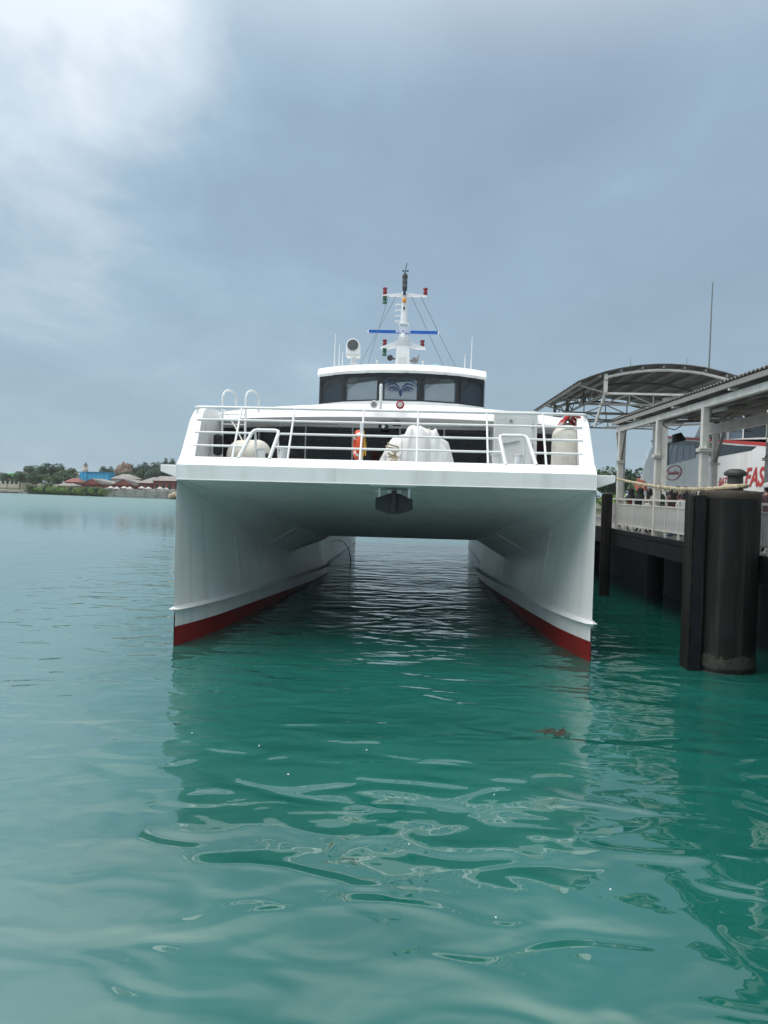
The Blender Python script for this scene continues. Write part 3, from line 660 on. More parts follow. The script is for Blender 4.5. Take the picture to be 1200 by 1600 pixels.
t_ = MB(); t_.tube([(cx_ - .55, .14, 4.02), (cx_ + .55, .14, 4.02), (cx_ + .56, .9, 3.885), (cx_ - .56, .9, 3.885), (cx_ - .55, .14, 4.02)], .016, 5); t_.build('weld_seam', M['seam'], an)

# ------------------------------------------------------------------ loose things on the foredeck
def bl(x, y, z): return (Matrix.Translation((-0.63, 18.25, 0)) @ Matrix.Rotation(R(-1.3), 4, 'Z')) @ Vector((x, y, z))
fz = 4.31
f = thing('cylinder_fender', 'upright off-white fender at the right end of the foredeck rail', 'fender', bl(4.50, 1.25, fz))
t_ = MB(); t_.lathe([(r_ * (1 + .012 * math.sin(9 * z)), z) for r_, z in capsule(.372, 1.36, 8, .75)], seg=24); t_.build('fender_body', M['fender'], f, smooth=True)
t_ = MB(); t_.lathe([(.14, 0), (.12, .06), (.06, .09)], (0, 0, 1.32), seg=12); t_.tube([(-.05, 0, 1.38), (-.04, 0, 1.47), (.04, 0, 1.47), (.05, 0, 1.38)], .02, 6); t_.build('end_fitting', M['bollard'], f, smooth=True)
f = thing('round_fender', 'fat round-ended white fender lying behind the left mooring gate', 'fender', bl(-3.32, 1.95, fz))
t_ = MB(); ax = Vector((-.85, .5, 0)).normalized(); t_.lathe([(r_, z) for r_, z in capsule(.43, 1.25, 8, .75)], (0.12, -.1, .43), ax, 24); t_.build('fender_body', M['fender'], f, smooth=True)
t_ = MB(); t_.lathe([(.08, 0), (.06, .06)], (0.12, -.1, .43), -ax, 12); t_.build('end_fitting', M['bollard'], f, smooth=True)
# tarpaulin over the windlass
tp = MB(); hx = [(-.34, .05), (-.28, .25), (0.0, .80), (.12, .95), (.40, 1.02), (.50, 1.24), (.62, 1.30), (.85, 1.31), (1.02, 1.22), (1.12, 1.18), (1.22, 1.24), (1.33, .95), (1.52, .80), (1.64, .40), (1.78, 0.05), (1.8, 0)]
rows = []; nx, ny = 90, 44
for j in range(ny + 1):
    v = -1 + 2 * j / ny; row = []
    for i in range(nx + 1):
        u = i / nx; x = -.34 + 2.14 * u
        sh = 1 - abs(v) ** 3.2
        xx = .73 + (x - .73) * (1 - .18 * (1 - sh))
        z = lerp(x, hx) * sh
        dx_ = x - .78; ang = math.atan2(v * .62, dx_); rad_ = math.hypot(dx_, v * .62)
        fold = noise.noise(Vector((x * 2.4, v * 2.0, 1.7))) * .06 + .075 * min(1, rad_ * 1.3) * math.sin(ang * 8 + 4 * noise.noise(Vector((x * 1.8, v * 1.6, 8.1)))) - .05 * abs(noise.noise(Vector((x * 3.2 + v * 2.2, v * 1.5 - x, 5.5))))
        k = min(1, z * 3); n_ = .73 - x
        row.append((xx + fold * .5 * k, v * .62 * (1 + .12 * fold), max(0, z + fold * k)))
    rows.append(row)
tp.loft(rows)
to = tp.build('tarpaulin_cover', M['tarp'], None, smooth=False, loc=bl(0, 1.75, fz)); to.data.polygons.foreach_set('use_smooth', [True] * len(to.data.polygons))
tag(to, 'crumpled white tarpaulin draped over machinery in the middle of the foredeck', 'tarpaulin')
for sx in (.35, 1.05, 1.42):
    ls = MB(); ls.tube([(sx, -.66 + 1.32 * k / 14, max(.02, lerp(sx, hx) * (1 - abs(-1.05 + 2.1 * k / 14) ** 3.2) + .03)) for k in range(15)], .012, 5)
    ls.build('lashing', M['whiterope'], to, smooth=True)
rp_ = MB()
for k in range(9):
    a = k * 2.4; rp_.tube([(.05 * math.cos(a + i) + .02 * k * math.sin(i), .05 * math.sin(a + i), .08 * k + .03 * i) for i in range(6)], .022, 6)
ro_ = rp_.build('rope_bundle', M['mooring'], None, smooth=True, loc=bl(.17, .95, fz)); tag(ro_, 'knotted pale rope bundle hanging in front of the tarpaulin', 'rope')
t_ = MB(); t_.tube([(-.22, 0, 0), (-.20, 0, .5)], .03, 8); t_.tube([(.22, 0, 0), (.20, 0, .5)], .03, 8); t_.tube([(-.25, 0, .45), (.25, 0, .45)], .025, 8)
t_.build('fairlead_frame', M['rail'], boat, smooth=True, loc=(.17, 1.05, fz))
# lifebuoy seen edge on with its post
lb = thing('lifebuoy', 'orange lifebuoy seen edge-on beside a white post on the rail', 'lifebuoy', bl(-.72, 1.0, 4.66))
t_ = MB(); rings = []
for i in range(28):
    a = 2 * math.pi * i / 28
    rings.append([(math.cos(b) * .085, (.30 + .085 * math.sin(b)) * math.cos(a), .37 + (.30 + .085 * math.sin(b)) * math.sin(a)) for b in [2 * math.pi * k / 12 for k in range(12)]])
rings.append(rings[0])
for i in range(28): t_.loft([rings[i], rings[i + 1]], 1 if i % 7 == 3 else 0, close=True)
t_.build('ring', [M['orange'], M['print']], lb, smooth=True)
t_ = MB(); t_.tube([(.08, -.30, .05), (.12, -.34, .25), (.10, -.30, .5), (.12, -.1, .68), (.15, .1, .72)], .018, 6); t_.tube([(.12, -.3, .6), (.17, -.2, .35), (.15, -.3, .1)], .015, 6); t_.build('grab_line', M['yellow'], lb, smooth=True)
lb.rotation_euler = (0, 0, R(12))
t_ = MB(); t_.box((-.655, .72, 4.3), (-.57, .80, 5.58)); t_.build('lifebuoy_post', M['rail'], boat, bevel=.01)
# coil of red and white rope hung on the right bulwark wing
rc = thing('rope_coil', 'red and white mooring rope coil hanging beside the upright fender', 'rope', bl(4.72, 1.6, 5.0))
for k in range(6):
    t_ = MB(); pts = []
    for i in range(22):
        a = 2 * math.pi * i / 21; rr_ = 1 + .08 * rng.uniform(-1, 1)
        pts.append((-.20 + .05 * k * .6 + .24 * math.cos(a) * rr_, -.05 * k + .03 * math.sin(3 * a), .42 + .42 * math.sin(a) * rr_ + .02 * k))
    t_.tube(pts, .038, 7, caps=False); t_.build('rope_strand', M['whiterope'] if k in (2, 4) else M['redrope'], rc, smooth=True)
# cooling-water jet arcing out of the left hull inside the tunnel
t_ = MB(); t_.tube([(-4.2, 24, 1.0), (-3.8, 24, 1.12), (-3.45, 24, 1.0), (-3.2, 24, .65), (-3.05, 24, 0)], [.012, .016, .02, .024, .03], 7)
t_.build('cooling_water_jet', M['lens'], boat, smooth=True)

# ------------------------------------------------------------------ pier
PX, PZ = 8.10, 2.62
pier = thing('pier', 'dark steel pier deck along the right side of the berth', 'pier', (PX, 10, 0))
t_ = MB(); t_.box((0, 0, PZ - .12), (5.6, 44, PZ)); t_.build('deck_slab', M['pierdeck'], pier)
for k in range(11):
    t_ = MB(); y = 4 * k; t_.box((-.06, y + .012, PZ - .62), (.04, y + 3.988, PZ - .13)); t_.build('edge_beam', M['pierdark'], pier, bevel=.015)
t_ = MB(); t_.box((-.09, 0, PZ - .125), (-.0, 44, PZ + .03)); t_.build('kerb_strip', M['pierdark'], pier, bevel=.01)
for k in range(9):
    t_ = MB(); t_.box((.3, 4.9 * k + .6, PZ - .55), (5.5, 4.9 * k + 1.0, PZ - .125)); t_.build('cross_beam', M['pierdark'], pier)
for x in (1.6, 4.9):
    for k in range(5):
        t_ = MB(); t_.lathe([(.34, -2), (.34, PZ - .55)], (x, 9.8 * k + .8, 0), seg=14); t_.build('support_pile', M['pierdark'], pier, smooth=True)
t_ = MB(); t_.box((2.3, 0, -1), (2.5, 44, PZ - .56)); t_.build('shade_wall', M['pierdark'], pier)  # added dark wall, keeps the space under the deck black
t_ = MB(); t_.lathe([(.21, -2), (.21, 4.0), (.12, 4.05)], seg=16)
o = t_.build('slim_pile', M['pile'], None, smooth=True, loc=(7.80, 30.6, 0)); tag(o, 'slim black pile close to the right hull at the far pier edge', 'pile')

# guardrail: posts, rails and single pickets
def guardrail(label, y0, y1, posts, picket_src):
    g = thing('pier_guardrail', label, 'railing', (PX + .10, y0, PZ))
    Lg = y1 - y0
    for z, r_ in ((1.20, .06), (1.00, .045), (.22, .045)):
        t_ = MB(); t_.box((-r_ / 2, 0, z - r_ / 2), (r_ / 2, Lg, z + r_ / 2)); t_.build('rail_bar', M['pierwhite'], g)
    for y in posts:
        t_ = MB(); t_.box((-.035, y - y0 - .03, 0), (.035, y - y0 + .03, 1.17)); t_.build('rail_post', M['pierwhite'], g)
    n_ = int(Lg / .105)
    for i in range(n_):
        y = (i + .5) * Lg / n_
        if picket_src[0] is None:
            t_ = MB(); t_.box((-.012, -.022, .24), (.012, .022, .98)); picket_src[0] = t_.build('picket', M['picket'], g, loc=(0, y, 0))
        else: inst(picket_src[0], g, (0, y, 0), 'picket')
    return g
psrc = [None]
guardrail('white picket guardrail on the pier left of the big pile', 22.2, 31.9, (22.5, 23.6, 24.8, 27.2, 28.4, 29.5, 31.8), psrc)
guardrail('white picket guardrail at the right edge behind the big pile', 13.5, 19.2, (14.0, 15.4, 16.8, 18.2), psrc)

# covered walkway
cw = thing('walkway_canopy', 'corrugated walkway canopy on white posts along the pier', 'canopy', (PX + .15, 10, PZ))
def cl_(x, y, z): return (x - PX - .15, y - 10, z - PZ)
YR0, YR1 = 9.0, 31.0
sh = MB(); rows = []
nY = int((YR1 - YR0) / .05)
def roofz(x): return 6.93 + (x - 7.95) * .06
for i in range(nY + 1):
    y = YR0 + (YR1 - YR0) * i / nY; dz = .035 * math.sin(2 * math.pi * y / .22)
    rows.append([cl_(x, y, roofz(x) + dz) for x in (7.95, 9.5, 11.2, 12.9)])
sh.loft(rows); s_ = sh.build('roof_sheet', M['sheet'], cw, smooth=True, recalc=False)
sol = s_.modifiers.new('thick', 'SOLIDIFY'); sol.thickness = .012
t_ = MB(); t_.box(cl_(7.98, YR0, 6.74), cl_(8.04, YR1, 6.87)); t_.build('eave_channel', M['truss'], cw)
for x in (8.25, 11.9):
    t_ = MB(); t_.box(cl_(x - .08, YR0, 6.47), cl_(x + .08, YR1, 6.665 + .05 * (x - 8.25))); t_.build('eave_beam', M['pierwhite'], cw, bevel=.01)
for x in (9.2, 10.1, 11.0):
    t_ = MB(); t_.box(cl_(x - .04, YR0, roofz(x) - .15), cl_(x + .04, YR1, roofz(x) - .04)); t_.build('purlin', M['truss'], cw)
PY = (13.2, 17.6, 21.95, 25.95, 30.55)
for y in PY:
    for x in (8.25, 11.9):
        t_ = MB(); t_.box(cl_(x - .10, y - .10, PZ), cl_(x + .10, y + .10, 5.24)); t_.box(cl_(x - .09, y - .09, 5.33), cl_(x + .09, y + .09, 6.47)); p_ = t_.build('post', M['pierwhite'], cw, bevel=.01)
        t_ = MB(); t_.box(cl_(x - .17, y - .17, 5.24), cl_(x + .17, y + .17, 5.275)); t_.box(cl_(x - .17, y - .17, 5.29), cl_(x + .17, y + .17, 5.33))
        for dx, dy in ((-1, 0), (1, 0), (0, -1), (0, 1)):
            t_.prism([cl_(x + dx * .09, y + dy * .09, 5.33), cl_(x + dx * .16, y + dy * .16, 5.33), cl_(x + dx * .09, y + dy * .09, 5.48)], (.012 * abs(dy), .012 * abs(dx), 0))
        t_.build('flange_collar', M['pierwhite'], p_)
    t_ = MB(); t_.bar(cl_(8.05, y, 6.77), cl_(12.6, y, 7.05), .09, .12); t_.build('rafter', M['truss'], cw)
    t_ = MB(); t_.bar(cl_(8.05, y + 2, 6.78), cl_(12.6, y + 2, 7.06), .07, .09); t_.build('rafter', M['truss'], cw)
for y in (15.4, 19.8, 24, 28):
    t_ = MB(); t_.box(cl_(8.0, y - .05, 6.67), cl_(8.24, y + .05, 6.735)); t_.build('eave_bracket', M['pierwhite'], cw)
for dy in (-1, 1):
    t_ = MB(); t_.bar(cl_(8.25, 30.55 + .1 * dy, 5.35), cl_(8.25, 30.55 + .62 * dy, 6.5), .07, .07); t_.build('knee_brace', M['truss'], cw)
    t_ = MB(); t_.bar(cl_(11.9, 30.55 + .1 * dy, 5.35), cl_(11.9, 30.55 + .9 * dy, 6.6), .09, .09); t_.build('knee_brace', M['truss'], cw)
for y in (19.5, 24.0, 28.4):
    t_ = MB(); t_.box(cl_(9.3, y - .6, 6.60), cl_(9.45, y + .6, 6.68)); t_.build('light_batten', M['greywall'], cw, bevel=.01)
for k in range(3):
    t_ = MB(); y = 18.5 + 4.2 * k; t_.tube([cl_(8.6, y, 6.55), cl_(8.9, y + .3, 6.36), cl_(9.3, y + .6, 6.32), cl_(9.6, y + .8, 6.5)], .018, 6); t_.build('loose_cable', M['black'], cw, smooth=True)
t_ = MB(); t_.lathe([(.16, 0), (.24, .25), (.25, .3)], cl_(9.4, 27.6, 6.2), (.3, 0, -1), 14); t_.build('bell_lamp', M['black'], cw, smooth=True)

# barrel vault over the pier head
va = thing('vaulted_roof', 'large barrel-vaulted shelter roof with steel trusses beyond the ferry', 'roof', (12.0, 44, PZ))
def vl(x, y, z): return (x - 12.0, y - 44, z - PZ)
AR = [(7.9, 9.37), (8.6, 9.66), (9.3, 9.90), (10.1, 10.09), (10.9, 10.22), (11.7, 10.29), (12.4, 10.30), (13.2, 10.26), (13.9, 10.18), (14.8, 9.98), (15.8, 9.72), (16.6, 9.40)]
def arz(x): return lerp(x, AR)
VY0, VY1 = 37.3, 50.7
for i, ((xa, za), (xb, zb)) in enumerate(zip(AR, AR[1:])):
    t_ = MB(); t_.prism([vl(xa, VY0, za), vl(xb - .012, VY0, zb), vl(xb - .012, VY0, zb + .035), vl(xa, VY0, za + .035)], (0, VY1 - VY0, 0))
    t_.build('roof_sheet', M['sheet'], va)
for i, y in enumerate((39.5, 43.4, 47.0)):
    t_ = MB(); t_.prism([vl(8.66 + .1, y, arz(8.7) - .012), vl(9.24, y, arz(9.2) - .012), vl(9.24, y, arz(9.2) - .004), vl(8.76, y, arz(8.76) - .004)], (0, 1.3, 0)); t_.build('skylight_sheet', M['sheetgreen'], va)
for x in (8.05, 9.0, 10.0, 11.0, 12.0, 13.0, 14.0, 15.0, 16.2):
    t_ = MB(); t_.box(vl(x - .04, VY0 + .05, arz(x) - .17), vl(x + .04, VY1, arz(x) - .045)); t_.build('purlin', M['truss'], va)
for j, y in enumerate((37.5, 42.0, 46.4, 50.5)):
    m_ = M['pierwhite'] if j == 0 else M['sheet']
    t_ = MB(); pts = [vl(x, y, arz(x) - .25) for x in [9.3 + 6.9 * k / 18 for k in range(19)]]
    t_.tube(pts, .075, 6); t_.build('arch_rib', m_, va, smooth=True)
    t_ = MB(); t_.bar(vl(9.3, y, 8.88), vl(16.2, y, 8.88), .10, .10); t_.build('bottom_chord', M['truss'] if j else M['pierwhite'], va)
    t_ = MB(); t_.bar(vl(9.0, y, 8.36), vl(16.2, y, 8.36), .08, .08); t_.build('bottom_chord', M['truss'], va)
    for k in range(6):
        xa = 9.3 + 1.15 * k; xb = xa + 1.15
        t_ = MB(); t_.bar(vl(xa, y, 8.85 if k % 2 else 8.38), vl(xb, y, 8.38 if k % 2 else 8.85), .05, .05); t_.build('web_member', M['truss'], va)
        t_ = MB(); t_.bar(vl(xa, y, 8.38), vl(xa, y, 8.86), .05, .05); t_.build('web_member', M['truss'], va)
    t_ = MB(); t_.box(vl(9.22, y - .08, 8.8), vl(9.38, y + .08, arz(9.3) - .1)); t_.build('end_post', m_, va)
    t_ = MB(); t_.bar(vl(7.95, y, 9.25), vl(9.3, y, 8.9), .06, .06); t_.build('cantilever_strut', M['truss'], va)
for z in (8.86, 9.50):
    t_ = MB(); t_.box(vl(9.25, 37.4, z - .05), vl(9.35, VY1, z + .05)); t_.build('side_truss_chord', M['truss'], va)
for k in range(12):
    y0 = 37.5 + 1.1 * k
    t_ = MB(); t_.bar(vl(9.3, y0, 8.88 if k % 2 else 9.5), vl(9.3, y0 + 1.1, 9.5 if k % 2 else 8.88), .05, .05); t_.build('web_member', M['truss'], va)
for x, y in ((12.55, 38.6), (13.6, 49.8), (15.6, 38.2), (15.6, 49.8)):
    t_ = MB(); t_.box(vl(x - .13, y - .13, PZ if x < 12 else 0), vl(x + .13, y + .13, 8.85)); t_.build('column', M['pierwhite'], va, bevel=.01)
t_ = MB(); t_.bar(vl(9.0, 38.2, 7.3), vl(9.3, 37.6, 8.85), .1, .1); t_.build('knee_brace', M['pierwhite'], va)
for x in (10.6, 13.3): 
    t_ = MB(); t_.tube([vl(x, 38, arz(x) + .03), vl(x, 38, arz(x) + .5)], .012, 5); t_.build('lightning_rod', M['wire'], va)
t_ = MB(); t_.tube([(0, 0, 0), (0, 0, 9), (.05, 0, 16.35)], [.09, .06, .03], 8)
o = t_.build('radio_mast', M['wire'], None, smooth=True, loc=(17.0, 45, 0)); tag(o, 'tall thin dark radio mast rising behind the vaulted roof', 'mast')

# ------------------------------------------------------------------ mooring pile in the foreground
mp_ = thing('mooring_pile', 'massive black tarred mooring pile standing in the water at right', 'pile', (7.36, 17.9, 0))
t_ = MB(); rows = []
for z in [-1.5, 0, .05, .4, 1, 1.8, 2.6, 3.4, 3.95]:
    rows.append([((.655 + .008 * noise.noise(Vector((math.cos(a) * 2, math.sin(a) * 2, z)))) * math.cos(a), (.655 + .008 * noise.noise(Vector((math.sin(a) * 3, z, 1)))) * math.sin(a), z) for a in [2 * math.pi * k / 48 for k in range(48)]])
t_.loft(rows, close=True); t_.build('pile_shaft', M['pile'], mp_, smooth=True)
t_ = MB(); pr = [(.655, 3.93), (.668, 3.96), (.665, 4.03), (.65, 4.07), (.60, 4.10), (.3, 4.12), (.01, 4.125)]
rows = [[((r_ + (.02 * noise.noise(Vector((math.cos(a) * 5, math.sin(a) * 5, z * 4))) if r_ > .5 else 0)) * math.cos(a), r_ * math.sin(a), z + .015 * noise.noise(Vector((a * 3, z, 3)))) for a in [2 * math.pi * k / 48 for k in range(48)]] for r_, z in pr]
t_.loft(rows, close=True); t_.build('pile_cap', M['piletop'], mp_, smooth=True)
t_ = MB(); t_.lathe([(.66, 0), (.675, .02), (.675, .10), (.66, .12)], (0, 0, .02), seg=40); t_.build('waterline_band', M['pile'], mp_, smooth=True)
t_ = MB(); rows = []
for j in range(6):
    rows.append([])
    for k in range(64):
        a = 2 * math.pi * k / 64; top = .42 + .20 * noise.noise(Vector((math.cos(a) * 4, math.sin(a) * 4, 2.2))) + .10 * noise.noise(Vector((math.cos(a) * 13, math.sin(a) * 13, 5.2)))
        z = -.3 + (top + .3) * j / 5; r_ = .662 + .012 * abs(noise.noise(Vector((a * 9, z * 12, 1.0)))) - (.008 if j == 5 else 0)
        rows[-1].append((r_ * math.cos(a), r_ * math.sin(a), z))
t_.loft(rows, close=True); t_.build('tide_growth', M['barnacle'], mp_, smooth=True)
bo_ = bpy.data.objects.new('mooring_bollard', None); COL.objects.link(bo_); bo_.parent = mp_
t_ = MB(); t_.lathe([(.19, 0), (.175, .06), (.165, .30), (.17, .36)], (.06, -.1, 4.10), seg=20); t_.build('bollard_stem', M['bollard'], bo_, smooth=True)
t_ = MB(); t_.lathe([(.17, 0), (.24, .02), (.25, .06), (.235, .10), (.15, .155), (.08, .17)], (.06, -.1, 4.44), seg=20); t_.build('bollard_head', M['bollard'], bo_, smooth=True)
# fendering H-beam welded to the pile's left side
hb = bpy.data.objects.new('fender_beam', None); COL.objects.link(hb); hb.parent = mp_
for a, b_, c in (((-.94, -.30, -1.2), (-.90, .22, 3.98), 0), ((-.70, -.34, -1.2), (-.655, .2, 3.98), 0), ((-.90, -.06, -1.2), (-.70, -.02, 3.96), 0)):
    t_ = MB(); t_.box(a, b_); t_.build('flange', M['pile'], hb, bevel=.006)
t_ = MB(); t_.box((-.895, -.35, -1.2), (-.705, -.31, 3.99)); t_.build('face_plate', M['pierdark'], hb, bevel=.006)
bn = MB()
for k in range(80):
    z = rng.uniform(.0, 3.9) ** 1.0; e_ = rng.choice((-.92, -.70, -.68)); s_ = rng.uniform(.005, .014)
    y = -.34 + rng.uniform(-.02, .01)
    bn.lathe([(s_ * 1.3, 0), (s_ * .6, s_)], (e_ + rng.uniform(-.03, .03), y, z), (rng.uniform(-.5, .5), -1, rng.uniform(-.3, .3)), 5)
b_ = bn.build('barnacle_crust', M['barnacle'], hb); b_['kind'] = 'stuff'

# mooring rope from the bollard to the ferry
t_ = MB(); pts = []
A_ = Vector((7.38, 17.53, 4.20)); Bq = Vector((5.02, 18.9, 4.34))
for k in range(22):
    u = k / 21; p = A_.lerp(Bq, u); p.z -= .14 * math.sin(math.pi * u) ; p.y -= .10 * math.sin(math.pi * u); pts.append(p)
loop = [Vector((7.44 + .22 * math.cos(a), 17.80 - .27 * math.sin(a), 4.22 + .01 * math.sin(2 * a))) for a in [math.pi * k / 10 - 1.2 for k in range(16)]]
t_.tube([tuple(p) for p in pts], [.05 - .018 * (k / 21) for k in range(22)], 8)
mr = thing('mooring_rope', 'frayed beige mooring rope from the big pile to the ferry', 'rope', (0, 0, 0))
t_.build('rope_line', M['mooring'], mr, smooth=True)
t_ = MB(); t_.tube([tuple(p) for p in loop], .05, 8); t_.build('rope_eye', M['mooring'], mr, smooth=True)
fz_ = MB()
for k in range(150):
    u = .22 + rng.gauss(.28, .13); p = A_.lerp(Bq, max(.02, min(.9, u))); p.z -= .14 * math.sin(math.pi * u); p.y -= .1
    q = p + Vector((rng.uniform(-.08, .08), rng.uniform(-.05, .05), rng.uniform(-.12, .07))); fz_.tube([p, (p + q) / 2 + Vector((rng.uniform(-.03, .03), 0, .02)), q], [.012, .009, .005], 4)
f_ = fz_.build('frayed_strands', M['mooring'], mr); f_['kind'] = 'stuff'

# ------------------------------------------------------------------ second ferry beyond the pier
fe = thing('passenger_ferry', 'second white ferry with red lettering berthed beyond the pier', 'ferry', (18.0, 24, 0))
def fl(x, y, z): return (x - 18.0, y - 24, z)
t_ = MB(); rows = []
for y in (18, 30, 40, 46, 49, 51, 53, 55, 57):
    hw = lerp(y, [(18, 3.0), (49, 3.0), (51, 2.75), (53, 2.2), (55, 1.3), (57, .05)]); zt = lerp(y, [(18, 4.6), (40, 4.7), (51, 4.95), (57, 5.5)])
    wl = hw * lerp(y, [(18, .9), (45, .85), (57, .2)])
    rows.append([fl(18 - wl, y, -.3), fl(18 - hw * .97, y, 1.6), fl(18 - hw, y, zt), fl(18 + hw, y, zt), fl(18 + hw * .97, y, 1.6), fl(18 + wl, y, -.3)])
t_.loft(rows); t_.add(rows[0], [(0, 1, 2, 3, 4, 5)]); t_.build('hull', M['ferrywhite'], fe, smooth=True)
side = [(18, 4.5), (51.2, 4.7), (50.0, 6.0), (48.6, 7.1), (46.5, 7.62), (33, 6.32), (18, 5.6)]
t_ = MB(); t_.prism([fl(15.0, y, z) for y, z in side], (6.0, 0, 0)); t_.build('superstructure', M['ferrywhite'], fe, bevel=.12)
t_ = MB(); t_.prism([fl(14.985, y, z) for y, z in ((46.5, 7.50), (46.5, 7.62), (33, 6.36), (18, 5.66), (18, 5.50), (33, 6.21))], (.02, 0, 0)); t_.build('sheer_stripe', M['ferryred'], fe)
t_ = MB(); t_.prism([fl(14.99, y, z) for y, z in ((46.9, 5.75), (45.6, 7.12), (44.0, 7.22), (36, 6.42), (33.9, 6.25), (34.4, 6.10), (38.5, 5.98), (40.5, 6.28))], (.02, 0, 0)); t_.build('window_band', M['darkglass'], fe)
for a, b_, c, d_ in ((46.2, 45.3, 44.6, 45.1), (45.0, 44.5, 43.7, 44.0), (43.9, 43.6, 42.8, 42.9), (42.8, 42.7, 41.9, 41.8), (41.75, 41.8, 41.1, 41.0)):
    z0 = 5.78 + (46.2 - a) * .055; t_ = MB(); t_.prism([fl(14.98, a, z0), fl(14.98, b_, 6.98 - (46.2 - a) * .05), fl(14.98, c, 6.95 - (46.2 - a) * .055), fl(14.98, d_, z0 + .05)], (.012, 0, 0)); t_.build('window_pane', M['sideglass'], fe)
t_ = MB(); t_.prism([fl(15.5, y, z) for y, z in ((18, 5.7), (43.0, 7.1), (41.5, 8.2), (38, 8.5), (18, 8.5))], (5.0, 0, 0)); t_.build('bridge_house', M['ferrywhite'], fe, bevel=.06)
for a, c in ((41.3, 39.2), (39.0, 36.6), (36.4, 34.2), (34.0, 31.8), (31.6, 28)):
    t_ = MB(); t_.prism([fl(15.48, a, 7.02 - (41 - a) * .05), fl(15.48, a - .5 if a > 41 else a, 7.95), fl(15.48, c, 7.95), fl(15.48, c, 7.02 - (41 - c) * .05)], (.015, 0, 0)); t_.build('bridge_window', M['sideglass'] if a > 36.5 and a < 39.5 else M['darkglass'], fe)
t_ = MB(); t_.prism([fl(14.93, y, z) for y, z in ((51.1, 4.35), (51.8, 4.75), (51.0, 5.15), (49.6, 4.95), (49.2, 4.35))], (2.0, 0, 0)); t_.build('bow_flash', M['ferryorange'], fe)
t_ = MB(); t_.box(fl(14.9, 18, 4.05), fl(15.1, 48.5, 4.28)); t_.build('rubbing_strake', M['black'], fe, bevel=.03)
t_ = MB(); t_.lathe([(.42, 0), (.40, 1.4), (.42, 1.5)], fl(16.0, 50.2, 6.0), (0, 0, 1), 18); t_.lathe([(.50, 0), (.50, .12)], fl(16.0, 50.2, 7.5), (0, 0, 1), 18, 1); t_.build('vent_funnel', [M['ferrywhite'], M['truss']], fe, smooth=True)
for k in range(4):
    t_ = MB(); t_.tube([fl(16.2, 53.5 - .3 * k, 5.0), fl(16.1 + .25 * (k % 2), 53.7 - .3 * k, 6.4 + .35 * k)], .02, 5); t_.build('bow_antenna', M['rail'], fe)
MT = Matrix(((0, 0, -1, 0), (-1, 0, 0, 0), (0, 1, 0, 0), (0, 0, 0, 1)))
def side_text(name, s, size, y, z, m_, **kw):
    return text_obj(name, s, size, m_, fe, Matrix.Translation(fl(14.985, y, z)) @ MT, **kw)
side_text('name_lettering', 'BATAM', .55, 37.9, 4.74, M['ferryred'], shear=.28, offset=.012, align='LEFT', spacing=.95)
side_text('name_lettering', 'FAST', 1.15, 35.0, 4.88, M['ferryred'], shear=.28, offset=.03, align='LEFT', spacing=1.0)
t_ = MB(); pts = [fl(14.98, 44.3 + 1.25 * math.cos(a), 5.35 + .40 * math.sin(a) - .06 * math.cos(a)) for a in [2 * math.pi * k / 36 for k in range(37)]]
t_.tube(pts, .03, 5, caps=False); lg = t_.build('oval_badge', M['ferryred'], fe)
t_ = MB()
for j in range(7):
    y = 45.15 - .26 * j; t_.tube([fl(14.98, y, 5.22 + .02 * (j % 3)), fl(14.98, y - .1, 5.42 + .1 * (j in (0, 4))), fl(14.98, y - .13, 5.3), fl(14.98, y - .24, 5.26)], .017, 4)
t_.build('badge_script', M['ferryred'], lg)
t_ = MB(); t_.lathe([(.13, 0), (.13, .2), (.1, .26)], fl(14.95, 39.6, 4.95), (0, 0, 1), 10); t_.box(fl(14.75, 39.4, 4.9), fl(15.05, 39.8, 4.94)); t_.build('side_lamp', M['black'], fe)
t_ = MB(); t_.tube([fl(15.3, 33.4, 6.3), fl(15.3, 33.4, 7.2)], .03, 6, 0)
for k in range(5): t_.tube([fl(15.3 + .06 * math.cos(k * 2), 33.4 + .1 * math.sin(k * 2), 6.35 + .08 * k), fl(15.3, 33.3, 6.5 + .08 * k)], .05, 6, 1)
t_.build('rope_reel', [M['rail'], M['redrope']], fe)

